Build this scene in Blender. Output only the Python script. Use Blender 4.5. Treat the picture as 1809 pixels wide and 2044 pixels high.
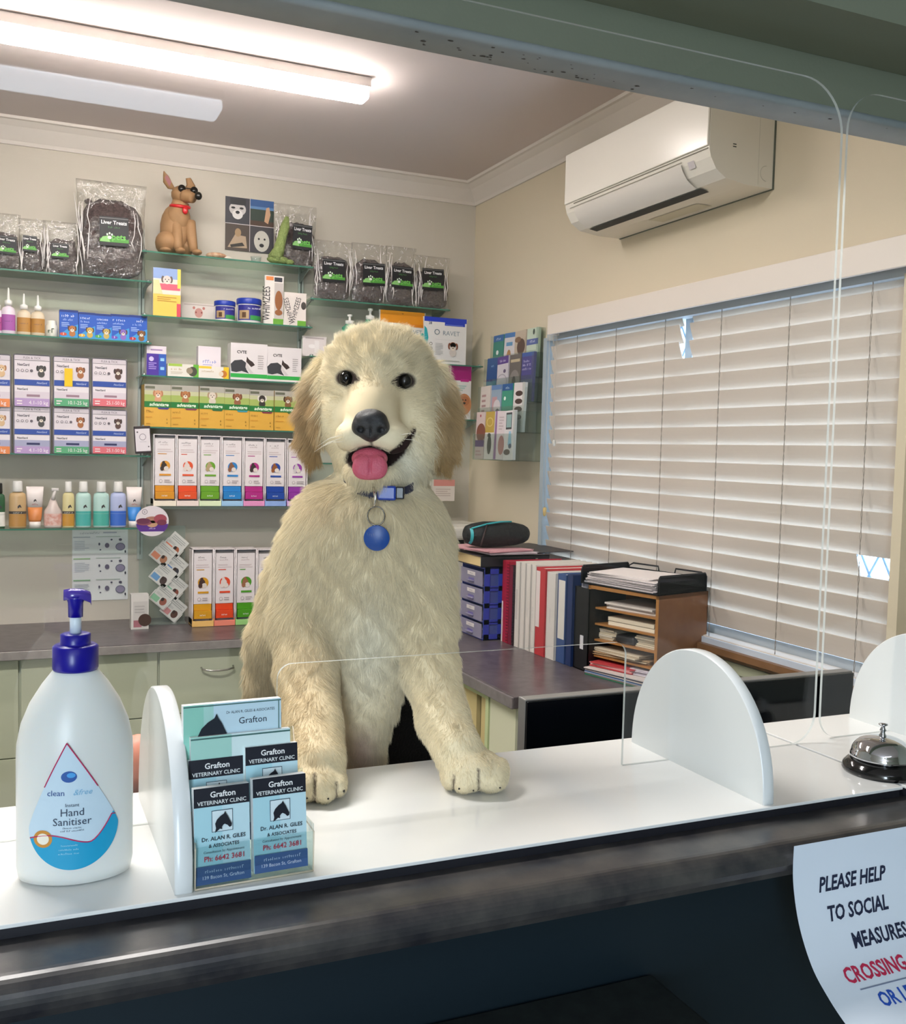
import bpy, bmesh, math, random
import numpy as np
from mathutils import Vector, Matrix, Euler
for o in list(bpy.data.objects): bpy.data.objects.remove(o)
random.seed(7); np.random.seed(7)
scene = bpy.context.scene
col = scene.collection
PI = math.pi
# ------------------------------------------------------------------ camera
CAM = Vector((0, 0, 1.5))
FPX = 2013.5
_yaw, _pit, _rol = math.radians(23.946), math.radians(3.509), math.radians(-1.396)
cf = Vector((math.sin(_yaw)*math.cos(_pit), math.cos(_yaw)*math.cos(_pit), -math.sin(_pit)))
_r = Vector((math.cos(_yaw), -math.sin(_yaw), 0)); _d = cf.cross(_r)
cr = _r*math.cos(_rol) + _d*math.sin(_rol)
cd = -_r*math.sin(_rol) + _d*math.cos(_rol)
cam_data = bpy.data.cameras.new('camera')
cam_data.sensor_fit = 'HORIZONTAL'; cam_data.sensor_width = 36; cam_data.lens = FPX/1809*36
cam_data.clip_start = 0.02; cam_data.clip_end = 100
cam = bpy.data.objects.new('camera', cam_data); col.objects.link(cam)
mw = Matrix(((cr.x, -cd.x, -cf.x, CAM.x), (cr.y, -cd.y, -cf.y, CAM.y), (cr.z, -cd.z, -cf.z, CAM.z), (0, 0, 0, 1)))
cam.matrix_world = mw
scene.camera = cam
# ------------------------------------------------------------------ look
scene.view_settings.view_transform = 'Standard'
scene.view_settings.look = 'None'
scene.view_settings.gamma = 1
scene.view_settings.use_curve_mapping = False
scene.view_settings.exposure = 1.12
scene.cycles.transparent_max_bounces = 40
scene.cycles.max_bounces = 10
# ------------------------------------------------------------------ world: overcast daylight outside the window
world = bpy.data.worlds.new('daylight'); scene.world = world; world.use_nodes = True
world.node_tree.nodes['Background'].inputs[0].default_value = (0.72, 0.84, 1.0, 1)
world.node_tree.nodes['Background'].inputs[1].default_value = 3.0

def area(name, loc, rot, sx, sy, power, color):
    l = bpy.data.lights.new(name, 'AREA'); l.shape = 'RECTANGLE'; l.size = sx; l.size_y = sy
    l.energy = power; l.color = color
    o = bpy.data.objects.new(name, l); col.objects.link(o); o.location = loc; o.rotation_euler = rot
    return o
# added ceiling fill, no fitting; daylight of the glazed entrance behind the visitor
area('clinic_fill_light', (-0.1, 1.9, 2.74), (0, 0, 0), 1.2, 0.2, 24, (1.0, 0.96, 0.92))
area('entrance_daylight', (-1.6, -2.55, 1.5), (math.radians(90), 0, 0), 1.3, 2.0, 85, (0.72, 0.86, 1.0))

def P(px, py, ax, val):
    d = cr*((px-904.5)/FPX) + cd*((py-1022)/FPX) + cf
    return CAM + d*((val-CAM[ax])/d[ax])
def D(px, py, w, base=1.39):
    return CAM + (cr*((px-904.5)/FPX) + cd*((py-1022)/FPX) + cf)*(base+w)

# ------------------------------------------------------------------ materials
def lin(h):
    h = h.lstrip('#'); c = [int(h[i:i+2], 16)/255 for i in (0, 2, 4)]
    return tuple(x/12.92 if x <= 0.04045 else ((x+0.055)/1.055)**2.4 for x in c)+(1,)
_mc = {}
def M(hexc, rough=0.5, metal=0.0, emit=0, spec=0.5, alpha=1, bump=0, bscale=60, mottled=None, mscale=8, sub=0, coat=0, trans=0):
    key = (hexc, rough, metal, emit, spec, alpha, bump, bscale, mottled, mscale, sub, coat, trans)
    if key in _mc: return _mc[key]
    m = bpy.data.materials.new('surface_'+hexc.strip('#')); m.use_nodes = True
    nt = m.node_tree; b = nt.nodes['Principled BSDF']
    c = lin(hexc)
    b.inputs['Base Color'].default_value = c
    b.inputs['Roughness'].default_value = rough
    b.inputs['Metallic'].default_value = metal
    b.inputs['Specular IOR Level'].default_value = spec
    if coat: b.inputs['Coat Weight'].default_value = coat; b.inputs['Coat Roughness'].default_value = 0.05
    if trans: b.inputs['Transmission Weight'].default_value = trans
    if sub:
        b.inputs['Subsurface Weight'].default_value = sub; b.inputs['Subsurface Radius'].default_value = (0.02, 0.015, 0.012); b.inputs['Subsurface Scale'].default_value = 0.5
    if emit:
        b.inputs['Emission Color'].default_value = c; b.inputs['Emission Strength'].default_value = emit
    if alpha < 1: b.inputs['Alpha'].default_value = alpha
    tc = nt.nodes.new('ShaderNodeTexCoord')
    if mottled:
        n = nt.nodes.new('ShaderNodeTexNoise'); n.inputs['Scale'].default_value = mscale; n.inputs['Detail'].default_value = 8; n.inputs['Roughness'].default_value = 0.65
        nt.links.new(tc.outputs['Object'], n.inputs['Vector'])
        rp = nt.nodes.new('ShaderNodeValToRGB'); rp.color_ramp.elements[0].position = 0.35; rp.color_ramp.elements[1].position = 0.68
        rp.color_ramp.elements[0].color = c; rp.color_ramp.elements[1].color = lin(mottled)
        nt.links.new(n.outputs['Fac'], rp.inputs['Fac']); nt.links.new(rp.outputs['Color'], b.inputs['Base Color'])
    if bump:
        n = nt.nodes.new('ShaderNodeTexNoise'); n.inputs['Scale'].default_value = bscale; n.inputs['Detail'].default_value = 4
        nt.links.new(tc.outputs['Object'], n.inputs['Vector'])
        bp = nt.nodes.new('ShaderNodeBump'); bp.inputs['Strength'].default_value = bump; bp.inputs['Distance'].default_value = 0.01
        nt.links.new(n.outputs['Fac'], bp.inputs['Height']); nt.links.new(bp.outputs['Normal'], b.inputs['Normal'])
    _mc[key] = m
    return m
def clear(name, tint='FFFFFF', r0=0.04, rough=0.0, body=0.0, bodycol='FFFFFF', bump=0, bscale=20):
    """thin clear plastic or glass sheet: transparent with a Schlick reflection, optionally a little milky"""
    if name in _mc: return _mc[name]
    m = bpy.data.materials.new(name); m.use_nodes = True; nt = m.node_tree; nt.nodes.clear()
    L = nt.links.new
    out = nt.nodes.new('ShaderNodeOutputMaterial'); tr = nt.nodes.new('ShaderNodeBsdfTransparent'); tr.inputs[0].default_value = lin(tint)
    gl = nt.nodes.new('ShaderNodeBsdfGlossy'); gl.inputs['Roughness'].default_value = rough
    lw = nt.nodes.new('ShaderNodeLayerWeight'); lw.inputs['Blend'].default_value = 0.5
    pw = nt.nodes.new('ShaderNodeMath'); pw.operation = 'POWER'; pw.inputs[1].default_value = 5
    ma = nt.nodes.new('ShaderNodeMath'); ma.operation = 'MULTIPLY_ADD'; ma.inputs[1].default_value = 1-r0; ma.inputs[2].default_value = r0
    L(lw.outputs['Facing'], pw.inputs[0]); L(pw.outputs[0], ma.inputs[0])
    mx = nt.nodes.new('ShaderNodeMixShader'); L(ma.outputs[0], mx.inputs[0]); L(tr.outputs[0], mx.inputs[1]); L(gl.outputs[0], mx.inputs[2])
    if bump:
        n = nt.nodes.new('ShaderNodeTexNoise'); n.inputs['Scale'].default_value = bscale; n.inputs['Detail'].default_value = 3
        tc = nt.nodes.new('ShaderNodeTexCoord'); L(tc.outputs['Object'], n.inputs['Vector'])
        bp = nt.nodes.new('ShaderNodeBump'); bp.inputs['Strength'].default_value = bump; bp.inputs['Distance'].default_value = 0.02
        L(n.outputs['Fac'], bp.inputs['Height']); L(bp.outputs['Normal'], gl.inputs['Normal']); L(bp.outputs['Normal'], lw.inputs['Normal'])
    last = mx
    if body:
        df = nt.nodes.new('ShaderNodeBsdfDiffuse'); df.inputs[0].default_value = lin(bodycol)
        m2 = nt.nodes.new('ShaderNodeMixShader'); m2.inputs[0].default_value = body; L(mx.outputs[0], m2.inputs[1]); L(df.outputs[0], m2.inputs[2]); last = m2
    L(last.outputs[0], out.inputs[0])
    _mc[name] = m
    return m

# ------------------------------------------------------------------ mesh builder
_tc = {}
def text_geo(s, bold=0.0, shear=0.0):
    k = (s, bold, shear)
    if k in _tc: return _tc[k]
    cu = bpy.data.curves.new('t', 'FONT'); cu.body = s; cu.size = 1; cu.resolution_u = 2; cu.offset = bold; cu.shear = shear
    cu.align_x = 'LEFT'
    ob = bpy.data.objects.new('t', cu)
    me = bpy.data.meshes.new_from_object(ob)
    v = [tuple(x.co) for x in me.vertices]; f = [tuple(p.vertices) for p in me.polygons]
    bpy.data.objects.remove(ob); bpy.data.meshes.remove(me); bpy.data.curves.remove(cu)
    if v:
        x0 = min(a[0] for a in v); x1 = max(a[0] for a in v); y0 = min(a[1] for a in v); y1 = max(a[1] for a in v)
    else: x0 = x1 = y0 = y1 = 0
    _tc[k] = (v, f, x0, x1, y0, y1)
    return _tc[k]

class MB:
    def __init__(s): s.V = []; s.F = []; s.I = []; s.S = []; s.mats = []; s.T = Matrix()
    def mi(s, m):
        if isinstance(m, str): m = M(m)
        if m not in s.mats: s.mats.append(m)
        return s.mats.index(m)
    def add(s, V, F, m, smooth=False, T=None):
        T = s.T @ T if T is not None else s.T
        n = len(s.V); i = s.mi(m)
        s.V += [tuple(T @ Vector(v)) for v in V]
        for f in F: s.F.append(tuple(a+n for a in f)); s.I.append(i); s.S.append(smooth)
        return s
    def box(s, c, d, m, bev=0, seg=2, T=None):
        if bev:
            bm = bmesh.new(); bmesh.ops.create_cube(bm, size=1)
            for v in bm.verts: v.co = Vector((v.co.x*d[0]+c[0], v.co.y*d[1]+c[1], v.co.z*d[2]+c[2]))
            bmesh.ops.bevel(bm, geom=list(bm.edges), offset=bev, segments=seg, profile=0.5, affect='EDGES')
            bm.verts.index_update()
            V = [tuple(v.co) for v in bm.verts]; F = [tuple(v.index for v in f.verts) for f in bm.faces]; bm.free()
            return s.add(V, F, m, False, T)
        x, y, z = (k/2 for k in d)
        V = [(c[0]+i*x, c[1]+j*y, c[2]+k*z) for i in (-1, 1) for j in (-1, 1) for k in (-1, 1)]
        return s.add(V, [(0, 1, 3, 2), (4, 6, 7, 5), (0, 4, 5, 1), (2, 3, 7, 6), (0, 2, 6, 4), (1, 5, 7, 3)], m, False, T)
    def b2(s, x0, x1, y0, y1, z0, z1, m, bev=0, seg=2, T=None):
        return s.box(((x0+x1)/2, (y0+y1)/2, (z0+z1)/2), (abs(x1-x0), abs(y1-y0), abs(z1-z0)), m, bev, seg, T)
    def lathe(s, prof, m, seg=24, c=(0, 0, 0), sx=1, sy=1, smooth=True, cap=True, T=None):
        V = []; F = []
        for r, z in prof:
            for k in range(seg):
                a = 2*PI*k/seg; V.append((c[0]+r*math.cos(a)*sx, c[1]+r*math.sin(a)*sy, c[2]+z))
        for i in range(len(prof)-1):
            for k in range(seg):
                a = i*seg+k; b = i*seg+(k+1) % seg; F.append((a, b, b+seg, a+seg))
        if cap: F.append(tuple(range(seg))[::-1]); n = (len(prof)-1)*seg; F.append(tuple(range(n, n+seg)))
        return s.add(V, F, m, smooth, T)
    def loft(s, rings, m, smooth=True, closed=True, cap=True, T=None):
        n = len(rings[0]); V = [p for r in rings for p in r]; F = []
        for i in range(len(rings)-1):
            for k in range(n if closed else n-1):
                a = i*n+k; b = i*n+(k+1) % n; F.append((a, b, b+n, a+n))
        if cap: F.append(tuple(range(n))[::-1]); q = (len(rings)-1)*n; F.append(tuple(range(q, q+n)))
        return s.add(V, F, m, smooth, T)
    def tube(s, pts, r, m, seg=8, closed=False, T=None):
        pts = [Vector(p) for p in pts]; rings = []; n = len(pts)
        prev = None
        for i, p in enumerate(pts):
            if closed: t = pts[(i+1) % n]-pts[i-1]
            else: t = pts[min(i+1, n-1)]-pts[max(i-1, 0)]
            t.normalize()
            if prev is None:
                a = Vector((0, 0, 1)) if abs(t.z) < .9 else Vector((1, 0, 0)); u = t.cross(a).normalized()
            else: u = (prev-t*prev.dot(t)).normalized()
            prev = u; w = t.cross(u); rr = r[i] if isinstance(r, (list, tuple)) else r
            rings.append([tuple(p+u*math.cos(2*PI*k/seg)*rr+w*math.sin(2*PI*k/seg)*rr) for k in range(seg)])
        if closed: rings.append(rings[0])
        return s.loft(rings, m, True, True, not closed, T)
    def ell(s, c, r, m, seg=16, T=None):
        n = seg//2; prof = []
        rings = []
        for i in range(n+1):
            a = -PI/2+PI*i/n; cr_ = max(math.cos(a), 1e-3)
            rings.append([(c[0]+r[0]*cr_*math.cos(2*PI*k/seg), c[1]+r[1]*cr_*math.sin(2*PI*k/seg), c[2]+r[2]*math.sin(a)) for k in range(seg)])
        return s.loft(rings, m, True, True, True, T)
    def prism(s, poly, y0, y1, m, T=None, smooth=False):
        n = len(poly); V = [(x, y0, z) for x, z in poly]+[(x, y1, z) for x, z in poly]
        F = [tuple(range(n)), tuple(range(2*n-1, n-1, -1))]+[(i, i+n, (i+1) % n+n, (i+1) % n) for i in range(n)]
        return s.add(V, F, m, smooth, T)
    def poly(s, pts, m, T=None): return s.add(pts, [tuple(range(len(pts)))], m, False, T)
    def text(s, t, x, z, h, m, y=0, align='c', maxw=None, bold=0.0, shear=0.0, rot=0, capn=0.72, xs=1, T=None):
        if t[:1] == '~':  # unreadable print: n letter-sized marks
            n = int(t[1:]); w = n*h*.72; w = min(w, maxw) if maxw else w; ox = {'c': -w/2, 'l': 0, 'r': -w}[align]; R = random.Random(n*31+int(abs(x)*1e5)); ca, sa = math.cos(rot), math.sin(rot); e = w/n
            for i in range(n):
                if n > 6 and R.random() < .14: continue
                u0 = ox+e*i+e*.12; u1 = ox+e*(i+1)-e*.12; hh = h*R.choice((.62, .66, .7, 1)); k = R.random(); b0, b1 = (0, hh)
                for (a, b, c, d) in (((u0, u0+(u1-u0)*.35, b0, b1),) if k < .3 else ((u0, u0+(u1-u0)*.35, b0, b1), (u0, u1, b1*(.38 if k < .65 else .8), b1*(.6 if k < .65 else 1)))):
                    s.poly([(x+p*ca-q*sa, y, z+p*sa+q*ca) for p, q in ((a, c), (b, c), (b, d), (a, d))], m, T)
            return s
        v, f, x0, x1, y0, y1 = text_geo(t, bold, shear)
        if not v: return s
        k = h/capn; w = (x1-x0)*k*xs; kx = k*xs
        if maxw and w > maxw: kx = k*xs*maxw/w; w = maxw
        ox = {'c': -w/2, 'l': 0, 'r': -w}[align]
        ca, sa = math.cos(rot), math.sin(rot)
        V = []
        for a in v:
            u = (a[0]-x0)*kx+ox; q = a[1]*k; V.append((x+u*ca-q*sa, y, z+u*sa+q*ca))
        return s.add(V, f, m, False, T)
    def art(s, w, h, items, y=0, x0=None, z0=0, T=None):
        """flat print on the plane y (facing -y); unit coordinates, x left to right, z bottom to top"""
        if x0 is None: x0 = -w/2
        n = 1
        for it in items:
            k = it[0]; yy = y-0.0002*n
            X = lambda a: x0+a*w
            Z = lambda a: z0+a*h
            if k == 'r': s.poly([(X(it[1]), yy, Z(it[2])), (X(it[3]), yy, Z(it[2])), (X(it[3]), yy, Z(it[4])), (X(it[1]), yy, Z(it[4]))], it[5], T)
            elif k == 'e':
                s.poly([(X(it[1])+it[3]*h*math.cos(2*PI*q/20), yy, Z(it[2])+it[4]*h*math.sin(2*PI*q/20)) for q in range(20)], it[5], T)
            elif k == 'p': s.poly([(X(a), yy, Z(b)) for a, b in it[1]], it[2], T)
            elif k == 'l':  # lines of fine print
                _, a0, b0, a1, b1, nn, c_ = it
                for q in range(nn):
                    zc = b1-(b1-b0)*(q+0.5)/nn; hh = (b1-b0)/nn*0.22
                    e = a1-(a1-a0)*random.choice((0, .05, .12, .3))
                    s.poly([(X(a0), yy, Z(zc-hh)), (X(e), yy, Z(zc-hh)), (X(e), yy, Z(zc+hh)), (X(a0), yy, Z(zc+hh))], c_, T)
            elif k == 't':
                _, tx, a, b, hh, c_ = it[:6]; kw = dict(it[6]) if len(it) > 6 else {}
                if 'maxw' in kw: kw['maxw'] *= w
                s.text(tx, X(a), Z(b), hh*h, c_, yy, T=T, **kw)
            elif k == 'd':  # little dog portrait: cx cy size fur dark ear
                _, a, b, sz, c1, c2 = it[:6]; q = sz*h
                def E(dx, dz, rx, rz, c_, l):
                    s.poly([(X(a)+dx*q+rx*q*math.cos(2*PI*i/16), yy-0.0001*l, Z(b)+dz*q+rz*q*math.sin(2*PI*i/16)) for i in range(16)], c_, T)
                E(0, -.55, .42, .45, c1, 0); E(-.42, .15, .17, .36, c2, 1); E(.42, .15, .17, .36, c2, 1)
                E(0, .1, .42, .45, c1, 2); E(0, -.12, .24, .22, 'E8DCCB', 3); E(0, -.05, .08, .06, '201A18', 4)
                E(-.17, .15, .05, .06, '201A18', 3); E(.17, .15, .05, .06, '201A18', 3)
            n += 1
        return s
    def build(s, name, parent=None, loc=None, rz=None, sharp=True):
        me = bpy.data.meshes.new(name); me.from_pydata(s.V, [], s.F)
        for m in s.mats: me.materials.append(m)
        me.polygons.foreach_set('material_index', s.I); me.polygons.foreach_set('use_smooth', s.S)
        me.update()
        o = bpy.data.objects.new(name, me); col.objects.link(o)
        if parent is not None: o.parent = parent
        if loc is not None: o.location = loc
        if rz is not None: o.rotation_euler = (0, 0, rz)
        return o
def tag(o, label=None, cat=None, group=None, kind=None):
    if label: o['label'] = label
    if cat: o['category'] = cat
    if group: o['group'] = group
    if kind: o['kind'] = kind
    return o
def thing(name, loc, label, cat, group=None, rz=0, rot=None):
    o = bpy.data.objects.new(name, None); o.empty_display_size = 0.02; col.objects.link(o); o.location = loc
    o.rotation_euler = rot if rot else (0, 0, rz)
    return tag(o, label, cat, group)
def struct(mb, name): return tag(mb.build(name), kind='structure')
def copy_tree(o, loc=None, parent=None):
    c = o.copy(); col.objects.link(c)
    if parent: c.parent = parent
    if loc is not None: c.location = loc
    for ch in list(o.children): copy_tree(ch, None, c)
    return c
# ================================================================== the setting
XW, YW, ZC, ZB, ZD = 2.08, 4.50, 2.77, 0.74, 0.79
WALL = M('CEC7BA', 0.85, bump=0.05, bscale=300)
WALLR = M('DACEB6', 0.85, bump=0.05, bscale=300)
CEIL = M('DACDC9', 0.9, bump=0.03, bscale=200)
TRIMW = M('E2DAD2', 0.6)
struct(MB().b2(-1.6, XW+.12, YW, YW+.12, 0, ZC, WALL), 'wall_back')
wy0, wy1, wz0, wz1 = 1.85, 3.685, 0.925, 2.0
w = MB()
w.b2(XW, XW+.12, 1.2, wy0, 0, ZC, WALLR); w.b2(XW, XW+.12, wy1, YW, 0, ZC, WALLR)
w.b2(XW, XW+.12, wy0, wy1, 0, wz0, WALLR); w.b2(XW, XW+.12, wy0, wy1, wz1, ZC, WALLR)
struct(w, 'wall_right')
struct(MB().b2(-1.72, -1.6, -2.7, YW+.12, 0, ZC, WALL), 'wall_left')
struct(MB().b2(-1.6, XW, -2.7, YW, ZC, ZC+.1, CEIL), 'ceiling')
struct(MB().b2(-1.6, XW, -2.7, YW, -.1, 0, M('6B6B63', 0.7, mottled='7C7B72', mscale=30)), 'floor')
w = MB(); g = M('9FA396', .8)
w.b2(-1.6, XW+.12, -2.82, -2.7, 0, ZC, g)
struct(w, 'wall_front')
struct(MB().b2(XW, XW+.12, -2.7, 1.2, 0, ZC, g), 'wall_waiting')
# partition below and above the reception opening
GREEN = M('747A68', 0.75, bump=0.04, bscale=200)
struct(MB().b2(-1.6, XW, 1.03, 1.255, 0, 1.017, M('10202A', .6)), 'wall_partition')
struct(MB().b2(-1.6, XW, 1.204, 1.27, 2.034, ZC, GREEN), 'wall_header')
# bluish painted metal strip under the header, chipped
strip = M('7F888B', 0.45, mottled='949A9B', mscale=5)
t = MB(); ring = []
for i in range(7):
    a = PI*i/6; ring.append([(1.2035, 2.034), (1.2030, 2.029), (1.2045, 2.0245), (1.209, 2.0230), (1.266, 2.0230), (1.271, 2.027), (1.271, 2.037)][i])
for x0 in (-1.6,):
    t.add([(x0, y, z) for y, z in ring]+[(XW, y, z) for y, z in ring], [(i, i+1, i+8, i+7) for i in range(6)]+[(6, 0, 7, 13)], strip, True)
rs = random.Random(3)
for i in range(46):
    px = rs.gauss(.62, .13) if i < 34 else rs.uniform(-.1, 1.3); yy = rs.uniform(1.212, 1.256); r = rs.uniform(.0012, .0042)
    t.poly([(px+r*rs.uniform(.6, 1.3)*math.cos(k*PI/4), yy+r*rs.uniform(.4, .8)*math.sin(k*PI/4), 2.0226) for k in range(8)][::-1], M('39352E', .9))
struct(t, 'trim_1')
# waiting side soffit with a darker band
struct(MB().b2(-1.6, XW, 1.07, 1.2035, 2.104, ZC, GREEN), 'trim_2')
# cornices
def cornice(name, pts_fn, a, b):
    prof = [(0, -.092), (.008, -.092), (.012, -.078), (.05, -.03), (.074, -.012), (.086, -.010), (.09, 0), (0, 0)]
    t = MB(); n = len(prof)
    t.add([pts_fn(a, u, v) for u, v in prof]+[pts_fn(b, u, v) for u, v in prof],
          [(i, (i+1) % n, (i+1) % n+n, i+n) for i in range(n)]+[tuple(range(n)), tuple(range(2*n-1, n-1, -1))], TRIMW)
    struct(t, name)
cornice('trim_3', lambda s, u, v: (s, YW-u, ZC+v), -1.6, XW)
cornice('trim_4', lambda s, u, v: (XW-u, s, ZC+v), 1.3, YW)
# ---------------- window: frame, glass, security mesh, sill
FR = M('A9B3BC', .4)
w = MB()
w.b2(2.085, 2.15, wy0, wy0+.04, wz0, wz1, FR); w.b2(2.085, 2.15, wy1-.075, wy1, wz0, wz1, FR)
w.b2(2.085, 2.15, wy0, wy1, wz0, wz0+.035, FR); w.b2(2.085, 2.15, wy0, wy1, wz1-.04, wz1, FR); w.b2(2.1, 2.14, 2.79, 2.83, wz0, wz1, FR)
wf = tag(w.build('window_1'), kind='structure')
g = MB(); g.b2(2.118, 2.122, wy0+.04, wy1-.04, wz0+.035, wz1-.04, clear('window_glass', 'F2FAFF')); g.build('pane', wf)
g = MB(); mesh_m = M('8FA9C4', .5)
def diag(y0, z0, dy, dz):
    # clip the strand to the opening
    ts = [0, 1]
    y1, z1 = y0+dy, z0+dz
    pts = []
    for t_ in np.linspace(0, 1, 40):
        y, z = y0+dy*t_, z0+dz*t_
        if wy0 < y < wy1 and wz0 < z < wz1: pts.append((2.19, y, z))
    if len(pts) > 1: g.tube([pts[0], pts[-1]], 0.0035, mesh_m, 5)
for k in range(-14, 40):
    diag(wy0+k*.075, wz0, 0.62, 1.07); diag(wy0+k*.075, wz0, -0.62, 1.07)
g.build('security_mesh', wf)
tr = M('EFEAE2', .5)
t = MB()
t.b2(2.035, 2.085, wy1-.012, wy1+.016, wz0-.02, wz1-.03, M('A9B6BE', .5)); t.b2(2.02, 2.085, wy0-.03, wy0, wz0-.02, wz1-.04, M('D5C9AE', .6))
struct(t, 'trim_5')
s_ = MB(); s_.b2(2.0, 2.09, wy0-.04, wy1+.02, .892, .912, M('7A5534', .45, mottled='8B6440', mscale=14)); s_.b2(2.02, 2.08, wy0-.03, wy1, .912, .93, M('C9D6E6', .35))  # pale blue strip paints the line of daylight leaking under the blind
struct(s_, 'trim_6')
struct(MB().b2(2.035, 2.079, 1.4, wy1+.02, .0, .87, M('B9BDA2', .6)).b2(2.03, 2.036, 1.4, 3.7, .835, .838, M('6F7364', .6)), 'trim_7')
struct(MB().b2(2.04, 2.08, wy0, wy1, .872, .892, M('8E6A45', .5)), 'trim_8')
# ---------------- venetian blind
bl = thing('window_blind', (2.055, (wy0+wy1)/2, wz0), 'closed cream venetian blind with a broken slat covering the right wall window', 'blind')
by0, by1 = 1.8535-(wy0+wy1)/2, 3.655-(wy0+wy1)/2
SL = M('D3C8BC', .5)
pitch = .0567; n = 19; sw = .0635; tilt = math.radians(71)
slat = MB(); z_top = 1.995-wz0
yb = lambda y: y-(wy0+wy1)/2
for i in range(n):
    zc = z_top-.035-i*pitch
    if zc < .015: break
    segs = [(by0, by1)]
    if 1.213 < zc+wz0 < 1.2697: segs = [(yb(1.985), by1)]
    if i in (0, 1, 2): segs = [(by0, yb(2.735)), (yb(2.79), by1)]
    for a, b in segs:
        pts = []
        for k in range(6):
            u = -1+2*k/5; cx = -u*sw/2*math.cos(tilt); cz = u*sw/2*math.sin(tilt); bow = .002*(1-u*u)
            pts.append((cx-bow*math.sin(tilt), cz-bow*math.cos(tilt)))
        full = pts+[(x+.0028*math.sin(tilt), z+.0028*math.cos(tilt)) for x, z in pts[::-1]]
        m_ = len(full)
        slat.add([(x, a, zc+z) for x, z in full]+[(x, b, zc+z) for x, z in full], [(q, (q+1) % m_, (q+1) % m_+m_, q+m_) for q in range(m_)]+[tuple(range(m_))[::-1], tuple(range(m_, 2*m_))], SL)
slat.build('slats', bl)
v = MB(); v.b2(-.08, -.068, by0-.15, yb(3.565), 1.043, 1.119, M('E6DCD2', .45), .002); v.b2(-.068, .024, yb(3.555), yb(3.565), 1.043, 1.119, M('E6DCD2', .45)); v.b2(-.068, .024, yb(3.565)-.0, by0-.15, 1.112, 1.119, M('E6DCD2', .45)); v.build('valance', bl)
v = MB(); v.b2(-.03, .02, by0, by1, 1.03, 1.074, M('AEB4B8', .5)); v.build('head_rail', bl)
v = MB(); v.b2(-.028, .028, by0, by1, -.012, .008, SL, .003); v.build('bottom_rail', bl)
c = MB(); cm = M('8F857A', .8)
for px in (1225, 1322, 1433, 1568, 1730, 1148):
    yy = P(px, 877, 0, 2.03).y-(wy0+wy1)/2
    for s2 in (-1, 1):
        pts = []; k = 0; z = 1.03
        while z > 0:
            pts.append((-.03 if s2 < 0 else -.027, yy+s2*.004*(k % 2), z)); z -= pitch/2; k += 1
        c.tube(pts, .0009, cm, 4)
c.build('ladder_cords', bl)
c = MB()
for dy, zl in ((.0, .35), (.03, .40), (.06, .62)):
    yy = by1-.05-dy; c.tube([(-.045, yy, 1.06), (-.046, yy+.004, .6+zl/3), (-.045, yy, zl)], .0011, M('C9C2B6', .7), 5)
c.build('pull_cord', bl)
c = MB(); c.lathe([(.002, 0), (.006, .004), (.008, .03), (.005, .036)], M('D9BC78', .4), 12, (-.045, by1-.05, .315)); c.build('cord_tassel', bl)
c = MB(); c.lathe([(.002, 0), (.006, .004), (.007, .02), (.003, .026)], M('CFCBC2', .4), 12, (-.045, by1-.11, .60)); c.build('cord_tassel', bl)
# ---------------- ceiling lamps
def lamp(name, x0, x1, y0, y1, label, colr, e):
    L = thing(name, ((x0+x1)/2, (y0+y1)/2, 2.7), label, 'ceiling light')
    hx = (x1-x0)/2; hy = (y1-y0)/2
    MB().b2(-hx, hx, -hy, hy, .035, .069, M('E9E2DE', .4), .004).build('body', L)
    MB().b2(-hx+.003, hx-.003, -hy+.006, hy-.006, -.004, .036, M(colr, .3, emit=e), .012, 3).build('diffuser', L)
    return L
lamp('fluorescent_light', -.12, 1.15, 3.365, 3.45, 'long lit batten light on the clinic ceiling, above the counter', 'FFF8F2', 24)
lamp('fluorescent_light', -.62, .72, -1.58, -1.42, 'long lit batten light on the waiting room ceiling, seen mirrored in the clear screen', 'E6F2FF', 4)
# ================================================================== reception counter and what stands on it
ZP = 1.07
LAM = M('29292E', .28, mottled='504D4A', mscale=16, spec=.6)
ct = MB()
prof = [(1.272, 1.02), (1.272, 1.055), (.895, 1.055)]
for k in range(1, 9):
    a = PI/2*k/8; prof.append((.895-.018*math.sin(a)*1.3, 1.035+.02*math.cos(a)))
prof += [(.8735, 1.028), (.878, 1.02), (.895, 1.018), (.93, 1.018)]
n_ = len(prof)
rings = [[(x, y, z) for y, z in prof] for x in (-1.598, 2.078)]
for i in range(n_):
    j = (i+1) % n_
    ct.add([rings[0][i], rings[0][j], rings[1][j], rings[1][i]], [(0, 1, 2, 3)], LAM, 2 <= i <= 12)
rc = thing('reception_counter', (0, 0, 0), 'dark laminate reception counter with a rounded front edge and dark teal front', 'counter')
ct.build('worktop', rc)
fr = MB(); fr.b2(-1.598, 2.078, .965, 1.029, .0, 1.0175, M('0C1D26', .5))
fr.build('front_panel', rc)
lg = MB(); lg.b2(-1.598, .70, .62, .963, .86, .885, M('12191B', .75, mottled='222B2A', mscale=40), .004)
lg.build('ledge', rc)
WHT = M('EFF0EE', .12, spec=.5, coat=.3)
UB = M('15151E', .6)  # dark strip standing in for the shadow band under the board edge
pb = MB(); pb.b2(-1.2, 1.085, .953, 1.268, ZP-.004, ZP, WHT, .001); pb.b2(-1.2, 1.083, .957, 1.266, 1.0552, ZP-.0041, UB)
tag(pb.build('counter_board'), 'glossy white acrylic base board the puppy puts its paws on', 'board', 'white base boards on the reception counter')
pb = MB(); pb.b2(1.0908, 2.07, .953, 1.268, ZP-.004, ZP, WHT, .001); pb.b2(1.091, 2.07, .957, 1.266, 1.0552, ZP-.0041, UB)
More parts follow.
